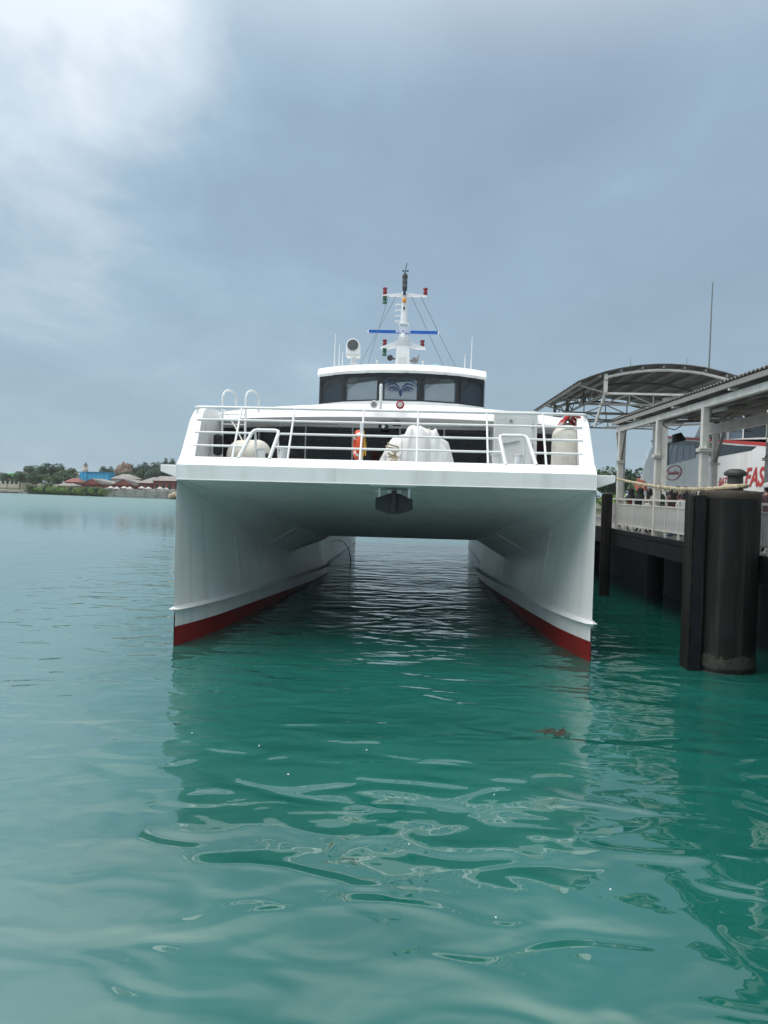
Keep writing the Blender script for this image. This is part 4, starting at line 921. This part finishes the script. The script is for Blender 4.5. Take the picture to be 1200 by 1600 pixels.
# ------------------------------------------------------------------ people waiting on the pier
def mk(c, r_=.8): return mat('cloth %d' % len(bpy.data.materials), c, r_, .15, 6.0, bump=.004, bscale=25)
SKIN = mat('skin', (0.36, 0.20, 0.13), .5, .08, 6.0); HAIR = mat('black hair', (0.012, 0.010, 0.010), .45, .2, 20.0)
def person(label, loc, rz, top, legs, head_kind, head_m, height=1.62, arm=0.0):
    k = height / 1.7; h_ = thing('person', label, 'person', loc, rz, 'people waiting on the pier')
    J = {'pel': (0, 0, .95), 'spi': (0, 0, 1.12), 'che': (0, .01, 1.30), 'nec': (0, 0, 1.46), 'hd1': (0, -.015, 1.56), 'hd2': (0, -.02, 1.63),
         'shL': (-.17, 0, 1.38), 'elL': (-.23, .03, 1.12), 'wrL': (-.20, -.10 - arm, .92 + arm), 'haL': (-.18, -.16 - arm, .87 + arm),
         'shR': (.17, 0, 1.38), 'elR': (.23, .03, 1.12), 'wrR': (.21, -.06, .90), 'haR': (.20, -.09, .82),
         'hiL': (-.09, 0, .90), 'knL': (-.10, -.01, .50), 'anL': (-.10, .02, .09), 'toL': (-.11, -.14, .04),
         'hiR': (.09, 0, .90), 'knR': (.10, -.02, .50), 'anR': (.10, .02, .09), 'toR': (.12, -.14, .04)}
    rad = {'pel': (.15, .11), 'spi': (.135, .10), 'che': (.16, .115), 'nec': (.055, .055), 'hd1': (.075, .085), 'hd2': (.078, .09), 'shL': .065, 'elL': .045, 'wrL': .032, 'haL': .04,
           'shR': .065, 'elR': .045, 'wrR': .032, 'haR': .04, 'hiL': .09, 'knL': .062, 'anL': .042, 'toL': .04, 'hiR': .09, 'knR': .062, 'anR': .042, 'toR': .04}
    E_ = [('pel', 'spi'), ('spi', 'che'), ('che', 'nec'), ('nec', 'hd1'), ('hd1', 'hd2'), ('che', 'shL'), ('shL', 'elL'), ('elL', 'wrL'), ('wrL', 'haL'), ('che', 'shR'), ('shR', 'elR'), ('elR', 'wrR'), ('wrR', 'haR'),
          ('pel', 'hiL'), ('hiL', 'knL'), ('knL', 'anL'), ('anL', 'toL'), ('pel', 'hiR'), ('hiR', 'knR'), ('knR', 'anR'), ('anR', 'toR')]
    ks = list(J); me = bpy.data.meshes.new('body'); me.from_pydata([tuple(c * k for c in J[q]) for q in ks], [(ks.index(a), ks.index(b)) for a, b in E_], [])
    o = bpy.data.objects.new('body', me); COL.objects.link(o)
    o.modifiers.new('skin', 'SKIN'); sv = me.skin_vertices[0].data
    for i, q in enumerate(ks):
        r_ = rad[q]; r_ = (r_, r_) if not isinstance(r_, tuple) else r_; sv[i].radius = (r_[0] * k, r_[1] * k); sv[i].use_root = (q == 'pel')
    ss = o.modifiers.new('sub', 'SUBSURF'); ss.levels = 2; ss.render_levels = 2
    dg = bpy.context.evaluated_depsgraph_get(); nm = bpy.data.meshes.new_from_object(o.evaluated_get(dg)); bpy.data.objects.remove(o)
    o = bpy.data.objects.new('body', nm); COL.objects.link(o); o.parent = h_
    for m_ in (top, legs, SKIN, HAIR): nm.materials.append(m_)
    for p in nm.polygons:
        c = p.center / k; p.use_smooth = True
        side_arm = abs(c.x) > .15 and c.z < 1.0 and c.y < -.03 and c.z > .75
        p.material_index = 3 if c.z < .075 else 1 if c.z < .93 and not side_arm else 2 if (c.z > 1.44 or (side_arm and c.z < .98)) else 0
    hd = MB()
    if head_kind == 'veil':
        rows = [[((r_ + .012 * math.sin(5 * a)) * math.cos(a) * k, (-.01 + yo + r_ * 1.05 * math.sin(a)) * k, z * k) for a in [2 * math.pi * q / 20 for q in range(20)]] for r_, z, yo in
                ((.20, 1.26, .01), (.19, 1.36, .01), (.125, 1.45, .01), (.108, 1.53, .0), (.118, 1.62, .0), (.105, 1.69, .005), (.06, 1.735, .01), (.005, 1.745, .01))]
        hd.loft(rows, close=True); hd.build('head_scarf', head_m, h_, smooth=True)
    elif head_kind == 'cap':
        rows = [[(r_ * math.cos(a) * k, (-.015 + r_ * 1.12 * math.sin(a)) * k, z * k) for a in [2 * math.pi * q / 20 for q in range(20)]] for r_, z in ((.112, 1.625), (.115, 1.66), (.098, 1.71), (.055, 1.745), (.005, 1.755))]
        hd.loft(rows, close=True); hd.prism([(x * k, y * k, 1.635 * k) for x, y in ((-.09, -.10), (.09, -.10), (.07, -.20), (0, -.225), (-.07, -.20))], (0, 0, .012)); hd.build('cap', head_m, h_, smooth=True)
        hh = MB(); rows = [[(r_ * math.cos(a) * k, (.005 + r_ * 1.1 * math.sin(a)) * k, z * k) for a in [math.pi * q / 10 for q in range(11)]] for r_, z in ((.085, 1.52), (.10, 1.56), (.104, 1.63))]
        hh.loft(rows); hh.build('hair', HAIR, h_, smooth=True)
    else:
        rows = [[((r_ + .006 * math.sin(7 * a + z * 9)) * math.cos(a) * k, (yo + r_ * 1.1 * math.sin(a)) * k, z * k) for a in [2 * math.pi * q / 20 for q in range(20)]] for r_, z, yo in
                ((.09, 1.50 if head_kind == 'hair' else 1.36, .045), (.098, 1.57, .02), (.106, 1.64, .0), (.09, 1.705, -.005), (.05, 1.74, 0), (.005, 1.75, 0))]
        hd.loft(rows, close=True); hd.build('hair', head_m, h_, smooth=True)
    fc = MB()
    for s in (-1, 1): fc.lathe([(.010, 0), (.012, .006), (.004, .01)], (s * .03 * k, -.098 * k, 1.60 * k), (0, -1, 0), 8, 1)
    fc.prism([(-.012 * k, -.095 * k, 1.555 * k), (.012 * k, -.095 * k, 1.555 * k), (0, -.095 * k, 1.60 * k)], (0, -.022 * k, 0)); fc.prism([(-.024 * k, -.088 * k, 1.527 * k), (.024 * k, -.088 * k, 1.527 * k), (.02 * k, -.088 * k, 1.535 * k), (-.02 * k, -.088 * k, 1.535 * k)], (0, -.008 * k, 0), 2)
    fc.build('face', [SKIN, HAIR, mat('lip', (.25, .08, .07), .5)], h_)
    return h_
BLK = mk((.012, .012, .014)); MAR = mk((.16, .02, .03)); DGR = mk((.02, .05, .045)); CRM = mk((.45, .40, .33)); WHT = mk((.62, .62, .66)); NAV = mk((.03, .05, .11)); JEA = mk((.10, .22, .36)); MAU = mk((.13, .07, .09)); TAN = mk((.30, .19, .11)); BRN = mk((.10, .05, .04))
person('person in a maroon top and black head scarf near the white post', (8.62, 30.2, PZ), 2.6, MAR, TAN, 'veil', BLK, 1.60)
person('person in dark green with a black head scarf beside the maroon top', (8.62, 29.0, PZ), 3.4, DGR, BLK, 'veil', BLK, 1.62)
person('person in a cream top with long black hair, third along the rail', (8.60, 27.85, PZ), 2.2, CRM, BLK, 'long', HAIR, 1.58)
person('person in brown leaning by the rail right of the middle post', (8.60, 25.5, PZ), 3.6, BRN, JEA, 'long', HAIR, 1.60)
person('person in navy with short black hair under the frayed rope', (9.3, 26.9, PZ), 1.2, NAV, NAV, 'hair', HAIR, 1.66)
person('person in a pale lilac-white shirt next to the big pile', (8.60, 24.45, PZ), 2.8, WHT, JEA, 'hair', HAIR, 1.46, .1)
person('person in a black top standing behind the waiting group', (9.5, 29.6, PZ), 2.9, BLK, BLK, 'hair', HAIR, 1.66)
person('person in a mauve shirt and pale cap right of the big pile', (8.66, 18.85, PZ), 3.3, MAU, BLK, 'cap', mk((.55, .57, .55)), 1.68)
person('person in a dark teal top with short hair behind the cream top', (9.15, 28.6, PZ), 2.4, DGR, NAV, 'hair', HAIR, 1.70)
person('person in maroon with long black hair just left of the big pile', (9.1, 25.6, PZ), 3.0, MAR, JEA, 'long', HAIR, 1.64)
person('person in a tan top and black head scarf right of the middle post', (8.95, 26.35, PZ), 2.0, TAN, BLK, 'veil', BLK, 1.60)
bg_ = thing('shoulder_bag', 'black and white patterned bag on the pier behind the rail', 'bag', (8.36, 27.4, PZ))
t_ = MB(); t_.prism([(0, -.22, .72), (0, .22, .72), (0, .2, 1.08), (0, -.2, 1.08)], (.12, 0, 0)); t_.build('bag_body', M['print'], bg_, bevel=.03)
for i in range(6):
    t_ = MB(); t_.lathe([(.045, 0), (.04, .006)], (-.004, -.14 + .14 * (i % 3), .82 + .14 * (i // 3)), (-1, 0, 0), 10); t_.build('bag_spot', M['black'], bg_)
t_ = MB(); t_.tube([(.06, -.18, 1.06), (.1, -.05, 1.35), (.1, .05, 1.35), (.06, .18, 1.06)], .02, 6); t_.tube([(.06, -.15, .74), (.08, -.15, 0)], .01, 5); t_.build('bag_strap', M['black'], bg_)

# ------------------------------------------------------------------ far shore
SH = [(-420, 330), (-160, 252), (-133, 245), (-118, 240), (-91, 226), (-66, 215), (-40, 206), (0, 196), (60, 180), (110, 165), (300, 150)]
def shy(x): return lerp(x, SH)
land_m = mat('shore ground', (.12, .13, .08), .9, .3, .05, coord='Object')
t_ = MB(); rows = []
for x in [-420, -300, -200, -160, -133, -118, -105, -91, -80, -66, -53, -40, -20, 0, 30, 60, 110, 200, 300]:
    y = shy(x); rows.append([(x, y, -.6), (x, y + .6, .8), (x, y + 4, 1.0), (x, y + 30, 1.6), (x, y + 90, 2.2), (x, y + 160, 3.0)])
t_.loft(rows); tag(t_.build('terrain', land_m, None, smooth=True), 'low green far shore rising from the harbour', kind='structure')
LEAF = []
for i, c in enumerate(((.060, .11, .055), (.085, .14, .055), (.05, .095, .062), (.16, .26, .05))):
    LEAF.append(mat('foliage %d' % i, c, .75, .45, .55))
BARK = mat('bark', (.11, .09, .07), .9, .3, 2.0)
def crown_mesh(seed, kind, n=1500):
    r = random.Random(seed); mb = MB(); lobes = []
    for k in range(11):
        a = r.uniform(0, 6.28); q = r.uniform(0, 1) ** .5 * .72; z = r.uniform(-.3, .75) if kind != 'low' else r.uniform(-.2, .35)
        lobes.append((Vector((q * math.cos(a), q * math.sin(a), z)), r.uniform(.28, .48)))
    for k in range(n):
        c, rr_ = r.choice(lobes); d_ = Vector((r.gauss(0, 1), r.gauss(0, 1), r.gauss(0, 1))).normalized()
        p = c + d_ * rr_ * r.uniform(.72, 1.05); p.z *= .78
        s_ = r.uniform(.045, .10); nn = (d_ + Vector((r.gauss(0, .5), r.gauss(0, .5), r.gauss(.3, .5)))).normalized(); u = nn.orthogonal().normalized(); v = nn.cross(u)
        a = r.uniform(0, 6.28); u, v = u * math.cos(a) + v * math.sin(a), v * math.cos(a) - u * math.sin(a)
        mb.add([p - u * s_, p + v * s_ * .6, p + u * s_, p - v * s_ * .6 + nn * s_ * .3], [(0, 1, 2, 3)])
    return mb
CR = [crown_mesh(i, 'low' if i == 3 else 'round').mesh('crown', LEAF[i], recalc=False) for i in range(4)]
CR.append(crown_mesh(11, 'round').mesh('crown', LEAF[0], recalc=False)); CR.append(crown_mesh(12, 'round').mesh('crown', LEAF[1], recalc=False))
tk = MB(); tk.tube([(0, 0, 0), (.03, .02, .35), (.0, .0, .7), (.02, 0, 1.0)], [.045, .036, .028, .012], 7)
for a in range(4): tk.tube([(0, 0, .45 + .08 * a), (.22 * math.cos(a * 1.7), .22 * math.sin(a * 1.7), .72 + .06 * a)], [.022, .008], 5)
TRUNK = tk.mesh('trunk', BARK, True)
def tree(name, label, x, y, h, wdt, ci, group, base=1.0, trunk=.34):
    t = thing(name, label, 'tree' if 'tree' in name else 'shrub', (x, y, base), rng.uniform(0, 6.28), group)
    c = bpy.data.objects.new('crown', CR[ci]); COL.objects.link(c); c.parent = t; hz_ = h * (1 - trunk); c.scale = (wdt / 2, wdt / 2, hz_ / 1.45); c.location = (0, 0, h * trunk + hz_ * .38)
    k = bpy.data.objects.new('trunk', TRUNK); COL.objects.link(k); k.parent = t; k.scale = (h * .55, h * .55, h * .8); return t
# trees along the far shore, each its own thing
GT = 'trees on the far shore'
TL = [  # x, y, height, width, crown variant, label
 (-150, 262, 7.4, 8.0, 0, 'dark tree at the left picture edge of the far shore'),
 (-143.5, 262, 6.2, 7.0, 2, 'grey-green tree left of the green-roofed house on the far shore'),
 (-138, 259, 5.6, 6.5, 0, 'low dark tree in front of the green-roofed house'),
 (-133, 258, 6.5, 7.0, 4, 'tree with dark trunk above the stone quay on the far shore'),
 (-127.5, 256, 6.6, 7.0, 2, 'bushy tree at the right end of the stone quay'),
 (-134.5, 272, 8.6, 10, 0, 'left shoulder tree of the big wooded mound on the far shore'),
 (-129.5, 274, 9.6, 12, 4, 'tallest crown of the wooded mound on the far shore'),
 (-123.5, 272, 8.4, 10, 5, 'right shoulder tree of the wooded mound beside the small turret'),
 (-119.5, 262, 6.4, 8.0, 0, 'round tree between the mound and the red pavilion'),
 (-124.5, 256, 5.8, 7.5, 5, 'light tree at the foot of the wooded mound'),
 (-118, 252, 5.2, 6.5, 1, 'small tree left of the red pavilion roof'),
 (-113.5, 284, 9.0, 5.5, 2, 'dark round crown above the right end of the blue building'),
 (-104.8, 291, 9.8, 6.5, 2, 'round crown right of the reddish rock'),
 (-99.8, 291, 10.2, 6.5, 4, 'second round crown right of the reddish rock'),
 (-94.5, 289, 10.8, 6.5, 2, 'tall crown just left of the ferry strake'),
 (-91.0, 288, 12.4, 4.6, 2, 'highest narrow crown behind the ferry strake'),
 (-103, 276, 7.4, 7.0, 5, 'pale tree below the round crowns, right of the rock'),
 (-97, 274, 7.4, 7.5, 4, 'pale tree above the grey hip roof on the far shore'),
 (-90, 270, 8.4, 7.5, 2, 'dark tree above the small grey roof on the far shore'),
 (-84, 266, 9.0, 8.0, 0, 'dark tree behind the ferry left of the red houses'),
]
for x, y, h, wd_, ci, lb_ in TL: tree('shore_tree', lb_, x, y, h, wd_, ci, GT, 1.2 + max(0, y - shy(x) - 20) * .04, .28)
for i in range(9):
    x = -78 + 4.2 * i; y = 262 - i * 1.5
    tree('shore_tree', 'dark far-shore tree standing behind the white ferry', x, y, 7 + rng.uniform(-1, 1.5), 8, i % 3, GT, 2.5, .25)
ORD = ['leftmost', 'second', 'third', 'fourth', 'fifth', 'sixth', 'seventh', 'eighth', 'ninth', 'tenth', 'eleventh', 'twelfth', 'thirteenth', 'fourteenth', 'fifteenth', 'sixteenth', 'rightmost']
# mangrove shrubs at the water's edge
for i in range(17):
    x = -119.5 + 1.85 * i; y = shy(x) - .6 + rng.uniform(-.5, .5)
    o = tree('mangrove_shrub', '%s mangrove bush, counted from the left, along the far waterline' % ORD[i], x, y, 3.5 + rng.uniform(-.4, .5), 4.4 + rng.uniform(-.3, .5), 3 if i % 3 else 1, 'mangrove row on the far shore', -.1, .05)
# wooded slope behind the pier
for i, (x, y, h, wd_, ci) in enumerate(((33.5, 128, 8.2, 9, 0), (39, 130, 8.8, 9, 2), (28.5, 132, 6.4, 8, 5), (44, 131, 7.6, 9, 4), (49, 128, 7.2, 9, 0), (36, 120, 5.4, 6, 1), (30.8, 118, 4.6, 5.5, 3))):
    tree('slope_tree', ('rounded tree top left of the second ferry bow', 'tree behind the bow of the second ferry', 'tree beside the dark pile beyond the pier', 'tree behind the second ferry window', 'tree behind the second ferry bridge', 'small bright tree below the rounded tree beyond the pier', 'lowest yellow-green bush beyond the pier rail')[i], x, y, h, wd_, ci, 'trees beyond the pier', .8, .2)
t_ = MB(); t_.loft([[(x, y, -.5), (x, y + 1, .6), (x, y + 8, 1.0), (x, y + 40, 3)] for x, y in ((22, 121), (30, 115), (42, 113), (80, 110))]); tag(t_.build('headland', land_m, None), 'low wooded headland beyond the pier', kind='structure')

# quay, sea wall and buildings
STONE = mat('grey quay stone', (.30, .30, .28), .85, .25, .4, stain=((.12, .12, .11), .6, .5)); ROOFG = mat('grey roof tiles', (.25, .23, .22), .8, .18, .6)
ROOFR = mat('brown red tiles', (.22, .09, .07), .8, .2, .8); REDW = mat('red painted wall', (.24, .065, .05), .7, .2, .8); CREAM = mat('cream wall', (.62, .58, .50), .7, .1, .8); BLUEW = mat('bright blue cladding', (.03, .36, .66), .5, .06, .5)
WIN = mat('far window glass', (.03, .035, .04), .15, .2); PLANK = mat('bleached planks', (.40, .39, .36), .85, .2, .8, stain=((.15, .15, .14), .6, 1.2)); ROCK = mat('reddish rock', (.24, .16, .12), .9, .35, .35, bump=.15, bscale=.8, stain=((.10, .09, .08), .7, .5))
GREENR = mat('green roof', (.10, .42, .13), .6, .15, .8); TURRET = mat('turret plaster', (.60, .50, .42), .7, .12, .8); PARA = mat('white parasol cloth', (.5, .48, .45), .7, .1)
q_ = thing('stone_quay', 'low stone quay with a dark foot at the left end of the far shore', 'quay', (-140, 248, 0)); q_['kind'] = 'thing'
for i in range(12):
    x0 = -160 + 3.3 * i; y0 = shy(x0) - 1.5; x1 = x0 + 3.25; y1 = shy(x1) - 1.5
    t_ = MB(); t_.prism([(x0 + 140, y0 - 248, -.5), (x1 + 140, y1 - 248, -.5), (x1 + 140, y1 - 248, .9), (x0 + 140, y0 - 248, .9)], (0, 2, 0)); t_.build('quay_block', STONE, q_)
t_ = MB(); t_.prism([(-20, 2.2, .15), (16, -8.2, .15), (16, -8.2, .45), (-20, 2.2, .45)], (0, -.35, 0)); t_.build('fender_strip', M['black'], q_)
sw = thing('sea_wall', 'bleached plank sea wall in front of the red-gabled houses', 'wall', (-78, 217, 0)); sw['kind'] = 'thing'
x = -90.5; i = 0
while x < -66:
    wd_ = .72; y = shy(x) - 1; hgt = 2.5 + rng.uniform(-.25, .2) + (.3 if x > -76 else 0)
    t_ = MB(); t_.box((x + 78, y - 217, -.5), (x + 78 + wd_ - .06, y - 217 + .3, hgt)); t_.build('plank', PLANK if i % 5 else STONE, sw); x += wd_; i += 1
for k in range(3):
    t_ = MB(); x0, x1 = -90.5, -66; t_.bar((x0 + 78, shy(x0) - 1.15 - 217, .7 + .7 * k), (x1 + 78, shy(x1) - 1.15 - 217, .7 + .7 * k), .12, .14); t_.build('waling', STONE, sw)
rk_ = MB()
for k in range(14):
    c = Vector((-65 + rng.uniform(-1.5, 5), 213 + rng.uniform(-1, 2), rng.uniform(.2, 1.2))); rr_ = rng.uniform(.6, 1.2)
    bmx = bmesh.new(); bmesh.ops.create_icosphere(bmx, subdivisions=2, radius=rr_)
    rk_.add([c + v.co * (1 + .35 * noise.noise(v.co * 1.3 + c)) for v in bmx.verts], [tuple(v.index for v in f.verts) for f in bmx.faces]); bmx.free()
o = rk_.build('rock_armour', mat('tan rocks', (.34, .28, .20), .9, .3, .6), None); o['kind'] = 'stuff'; tag(o, 'tan rock armour at the right end of the sea wall', 'rocks')

def house(label, x, y, wdt, dep, z0, eave, apex, wall_m, roof_m, hip=0.0, over=.6, windows=3, group=None, name='gabled_house', rz=0.0, gable_front=False):
    h = thing(name, label, 'building', (x, y, 0), rz, group)
    t_ = MB(); t_.box((-wdt / 2, 0, z0), (wdt / 2, dep, eave)); t_.build('wall', wall_m, h)
    w2 = wdt / 2 + over; d0, d1 = -over, dep + over
    t_ = MB()
    if gable_front:       # gable to the left part of the front, roof slope running right
        g = -w2 * .36; gw = w2 * .62
        P_ = [(-w2, d0, eave), (-w2 + 2 * gw, d0, eave), (-w2 + gw, d0, apex)]
        t_.add([P_[0], P_[2], (-w2 + gw, d1, apex), (-w2, d1, eave)], [(0, 1, 2, 3)]); t_.add([P_[2], P_[1], (-w2 + 2 * gw, d1, eave), (-w2 + gw, d1, apex)], [(0, 1, 2, 3)])
        t_.prism([(-w2 + gw, d0 + .3, apex - .02), (w2, d0 + .3, eave + .1), (w2 - .2, d0 + .3, eave), (-w2 + gw, d0 + .3, eave)], (0, d1 - d0 - .5, 0))
        ga = MB(); ga.prism([(P_[0][0] + .5, d0 + .12, eave), (P_[1][0] - .5, d0 + .12, eave), (P_[2][0], d0 + .12, apex - .22)], (0, .12, 0)); ga.build('gable', REDW, h)
    else:
        a = (-w2 + hip * w2, (d0 + d1) / 2, apex); b = (w2 - hip * w2, (d0 + d1) / 2, apex)
        c = [(-w2, d0, eave), (w2, d0, eave), (w2, d1, eave), (-w2, d1, eave)]
        t_.add(c + [a, b], [(0, 1, 5, 4), (1, 2, 5), (2, 3, 4, 5), (3, 0, 4), (3, 2, 1, 0)])
    ro = t_.build('roof', roof_m, h)
    so = ro.modifiers.new('thick', 'SOLIDIFY'); so.thickness = .14
    for i in range(windows):
        wx = -wdt / 2 + wdt * (i + .5) / windows; t_ = MB(); zz = z0 + (eave - z0) * .35; t_.box((wx - .45, -.06, zz), (wx + .45, -.01, zz + (eave - z0) * .4)); t_.build('window', WIN, h)
    return h
house('red-gabled house with long grey roof behind the mangroves', -99.3, 243, 11.5, 9, 1, 3.55, 5.4, REDW, ROOFG, gable_front=True, windows=4)
house('red-gabled house with grey roof above the plank sea wall', -85.3, 233, 11.0, 9, 1, 3.55, 5.5, REDW, ROOFG, gable_front=True, windows=4)
house('grey hip-roofed pavilion above the red gables', -96, 254, 7.2, 7, 1.5, 5.7, 7.3, CREAM, ROOFG, hip=.75, windows=3)
house('small red pavilion with stepped roof below the turrets', -111.2, 250, 4.6, 5, 1.2, 4.1, 5.4, REDW, ROOFR, hip=.6, windows=2)
house('tan open pavilion left of the first red gable', -110.5, 243.5, 5.6, 4, 1, 2.9, 3.7, CREAM, ROOFG, hip=.5, windows=2)
house('low grey-roofed house under the dark trees near the ferry', -83.5, 250, 6.5, 6, 1.5, 5.3, 6.4, REDW, ROOFG, hip=.5, windows=3)
house('red house with pale columns beside the ferry bow', -72.8, 228, 8, 6, 1, 5.2, 6.6, REDW, ROOFG, hip=.35, windows=4)
house('small grey-roofed kiosk right of the second red gable', -79.6, 229, 4.2, 4, 1, 4.4, 5.2, REDW, ROOFG, hip=.5, windows=2)
house('green-roofed house among the trees at far left', -146, 276, 6.5, 6, 1.5, 5.3, 6.9, CREAM, GREENR, hip=.3, windows=4)
house('grey-peaked house behind the far-left trees', -142.5, 282, 4.5, 5, 1.5, 6.8, 8.8, CREAM, ROOFG, hip=.9, windows=2)
house('pale house with pointed roof left of the wooded mound', -134.8, 285, 4.0, 4, 1.5, 6.6, 9.0, CREAM, ROOFG, hip=.95, windows=2)
bb_ = thing('blue_building', 'bright blue flat-topped building between turrets and trees', 'building', (-112.5, 270, 0))
t_ = MB(); t_.box((-5.2, 0, 1.5), (-2.6, 6, 7.7)); t_.box((-2.58, .25, 1.5), (5.4, 6, 7.85)); t_.build('wall', BLUEW, bb_)
for i in range(7):
    t_ = MB(); x = -4.6 + 1.45 * i; t_.box((x, -.06 if x < -2.8 else .19, 5.4), (x + .5, -.01 if x < -2.8 else .24, 7.0)); t_.build('panel_seam', mat('lighter blue', (.10, .46, .72), .5) if i == 0 else bpy.data.materials['lighter blue'], bb_)
t_ = MB(); t_.box((-5.3, -.1, 7.86), (5.5, 6.1, 8.0)); t_.build('parapet', BLUEW, bb_)
def turret(label, x, y, z0, z1, r_):
    t = thing('turret', label, 'tower', (x, y, 0))
    b_ = MB(); b_.lathe([(r_ * 1.5, 1), (r_ * 1.45, z0), (r_ * 1.1, z0 + (z1 - z0) * .15), (r_, z0 + (z1 - z0) * .5), (r_ * 1.15, z0 + (z1 - z0) * .55), (r_ * .75, z0 + (z1 - z0) * .6), (r_ * .7, z0 + (z1 - z0) * .78)], seg=14); b_.build('shaft', TURRET, t, smooth=True)
    b_ = MB(); b_.lathe([(r_ * .95, z0 + (z1 - z0) * .77), (r_ * .5, z0 + (z1 - z0) * .88), (.02, z1)], seg=14); b_.build('spire', mat('spire slate', (.14, .10, .10), .7) if 'spire slate' not in bpy.data.materials else bpy.data.materials['spire slate'], t, smooth=True)
    for a in range(5):
        b_ = MB(); an_ = -math.pi / 2 + (a - 2) * .6; rr_ = r_ * 1.06; b_.box((rr_ * math.cos(an_) - .12, rr_ * math.sin(an_) - .12, z0 + (z1 - z0) * .3), (rr_ * math.cos(an_) + .12, rr_ * math.sin(an_) + .12, z0 + (z1 - z0) * .42)); b_.build('slit_window', WIN, t)
turret('smaller pale turret left of the blue building', -128.3, 290, 4.6, 9.7, .75)
turret('taller pale turret rising behind the blue building', -124.0, 290, 5.6, 12.0, .95)
house('pale gatehouse between the two turrets', -127.2, 288, 4.2, 4, 1.5, 7.0, 7.6, TURRET, TURRET, hip=.2, windows=2)
bmx = bmesh.new(); bmesh.ops.create_icosphere(bmx, subdivisions=4, radius=1.0)
for v in bmx.verts:
    c = v.co.copy(); k = 1 + .30 * noise.noise(c * 1.6) + .16 * noise.noise(c * 4 + Vector((3, 1, 2))); v.co = Vector((c.x * 2.6 * k * (1.25 - .35 * c.z), c.y * 2.2 * k, c.z * 3.4 * k))
me = bpy.data.meshes.new('rock_outcrop'); bmx.to_mesh(me); bmx.free(); me.materials.append(ROCK)
o = bpy.data.objects.new('rock_outcrop', me); COL.objects.link(o); o.location = (-105.2, 280, 8.2); tag(o, 'craggy reddish rock outcrop above the far-shore roofs', 'rock')
t_ = MB(); t_.lathe([(3.0, -7), (2.6, -2), (1.6, .2)], seg=9); t_.build('rock_base', ROCK, o)
t_ = MB(); t_.box((0, 0, 1.5), (1.6, 2, 9.4)); t_.box((-.4, 0, 1.5), (0, 2, 8.4)); o = t_.build('white_block', M['print'], None, loc=(-110.2, 285, 0)); tag(o, 'small white building block left of the rock outcrop', 'building')
for i, (x, y, z) in enumerate(((-88.2, 224, 2.4), (-86.2, 223.5, 2.3), (-83.6, 222.5, 2.5), (-81.8, 222, 2.4), (-77.5, 220, 2.6), (-75.2, 219, 2.5), (-71.5, 218, 2.6), (-69.8, 218, 2.4))):
    p = thing('terrace_parasol', '%s pale parasol, counted from the left, behind the plank sea wall' % ORD[i], 'parasol', (x, y, .9), 0, 'parasols behind the sea wall')
    t_ = MB(); t_.lathe([(1.05, 0), (.6, .32), (.02, .62)], (0, 0, z - .9 + .2), seg=8); t_.build('canopy', PARA, p)
    t_ = MB(); t_.tube([(0, 0, 0), (0, 0, z - .5)], .05, 6); t_.build('pole', STONE, p)
# ------------------------------------------------------------------ flotsam
sw_ = MB()
for k in range(70):
    a = rng.uniform(0, 6.28); q = rng.uniform(0, 1) ** .7; p = Vector((.30 * q * math.cos(a), .20 * q * math.sin(a), .004)); d_ = rng.uniform(0, 6.28); l_ = rng.uniform(.04, .12)
    sw_.tube([p, p + Vector((l_ * .5 * math.cos(d_), l_ * .5 * math.sin(d_), rng.uniform(0, .018))), p + Vector((l_ * math.cos(d_ + .5), l_ * math.sin(d_ + .5), .002))], .006, 4)
tag(sw_.build('floating_seaweed', M['seaweed'], None, loc=(2.50, 12.64, 0)), 'clump of brown seaweed floating in front of the right bow', 'seaweed')
for x, y in ((-2.17, 11.45), (-.54, 11.43), (-3.33, 11.93), (-1.55, 10.33), (1.2, 9.9), (.1, 8.4), (2.1, 7.6), (.9, 7.0), (-3.6, 14.5)):
    t_ = MB(); s_ = rng.uniform(.007, .015); t_.lathe([(s_, 0), (s_ * .8, .006), (.002, .008)], (0, 0, .001), seg=6)
    tag(t_.build('floating_scrap', M['scrap'], None, loc=(x, y, 0)), 'tiny white scrap floating on the open water', 'scrap', 'white scraps floating on the water')

# ------------------------------------------------------------------ damp air
hm = bpy.data.materials.new('damp air'); hm.use_nodes = True; t = hm.node_tree; t.nodes.clear()
pv = N(t, 'ShaderNodeVolumePrincipled'); pv.inputs['Color'].default_value = (.92, .96, 1.0, 1); pv.inputs['Density'].default_value = 0.00022; pv.inputs['Anisotropy'].default_value = 0.2
L(t, pv.outputs[0], N(t, 'ShaderNodeOutputMaterial').inputs['Volume'])
t_ = MB(); t_.box((-1600, -400, -2), (1600, 2600, 22)); o = t_.build('haze', hm, None); o['kind'] = 'stuff'; o['label'] = 'thin damp haze over the harbour'
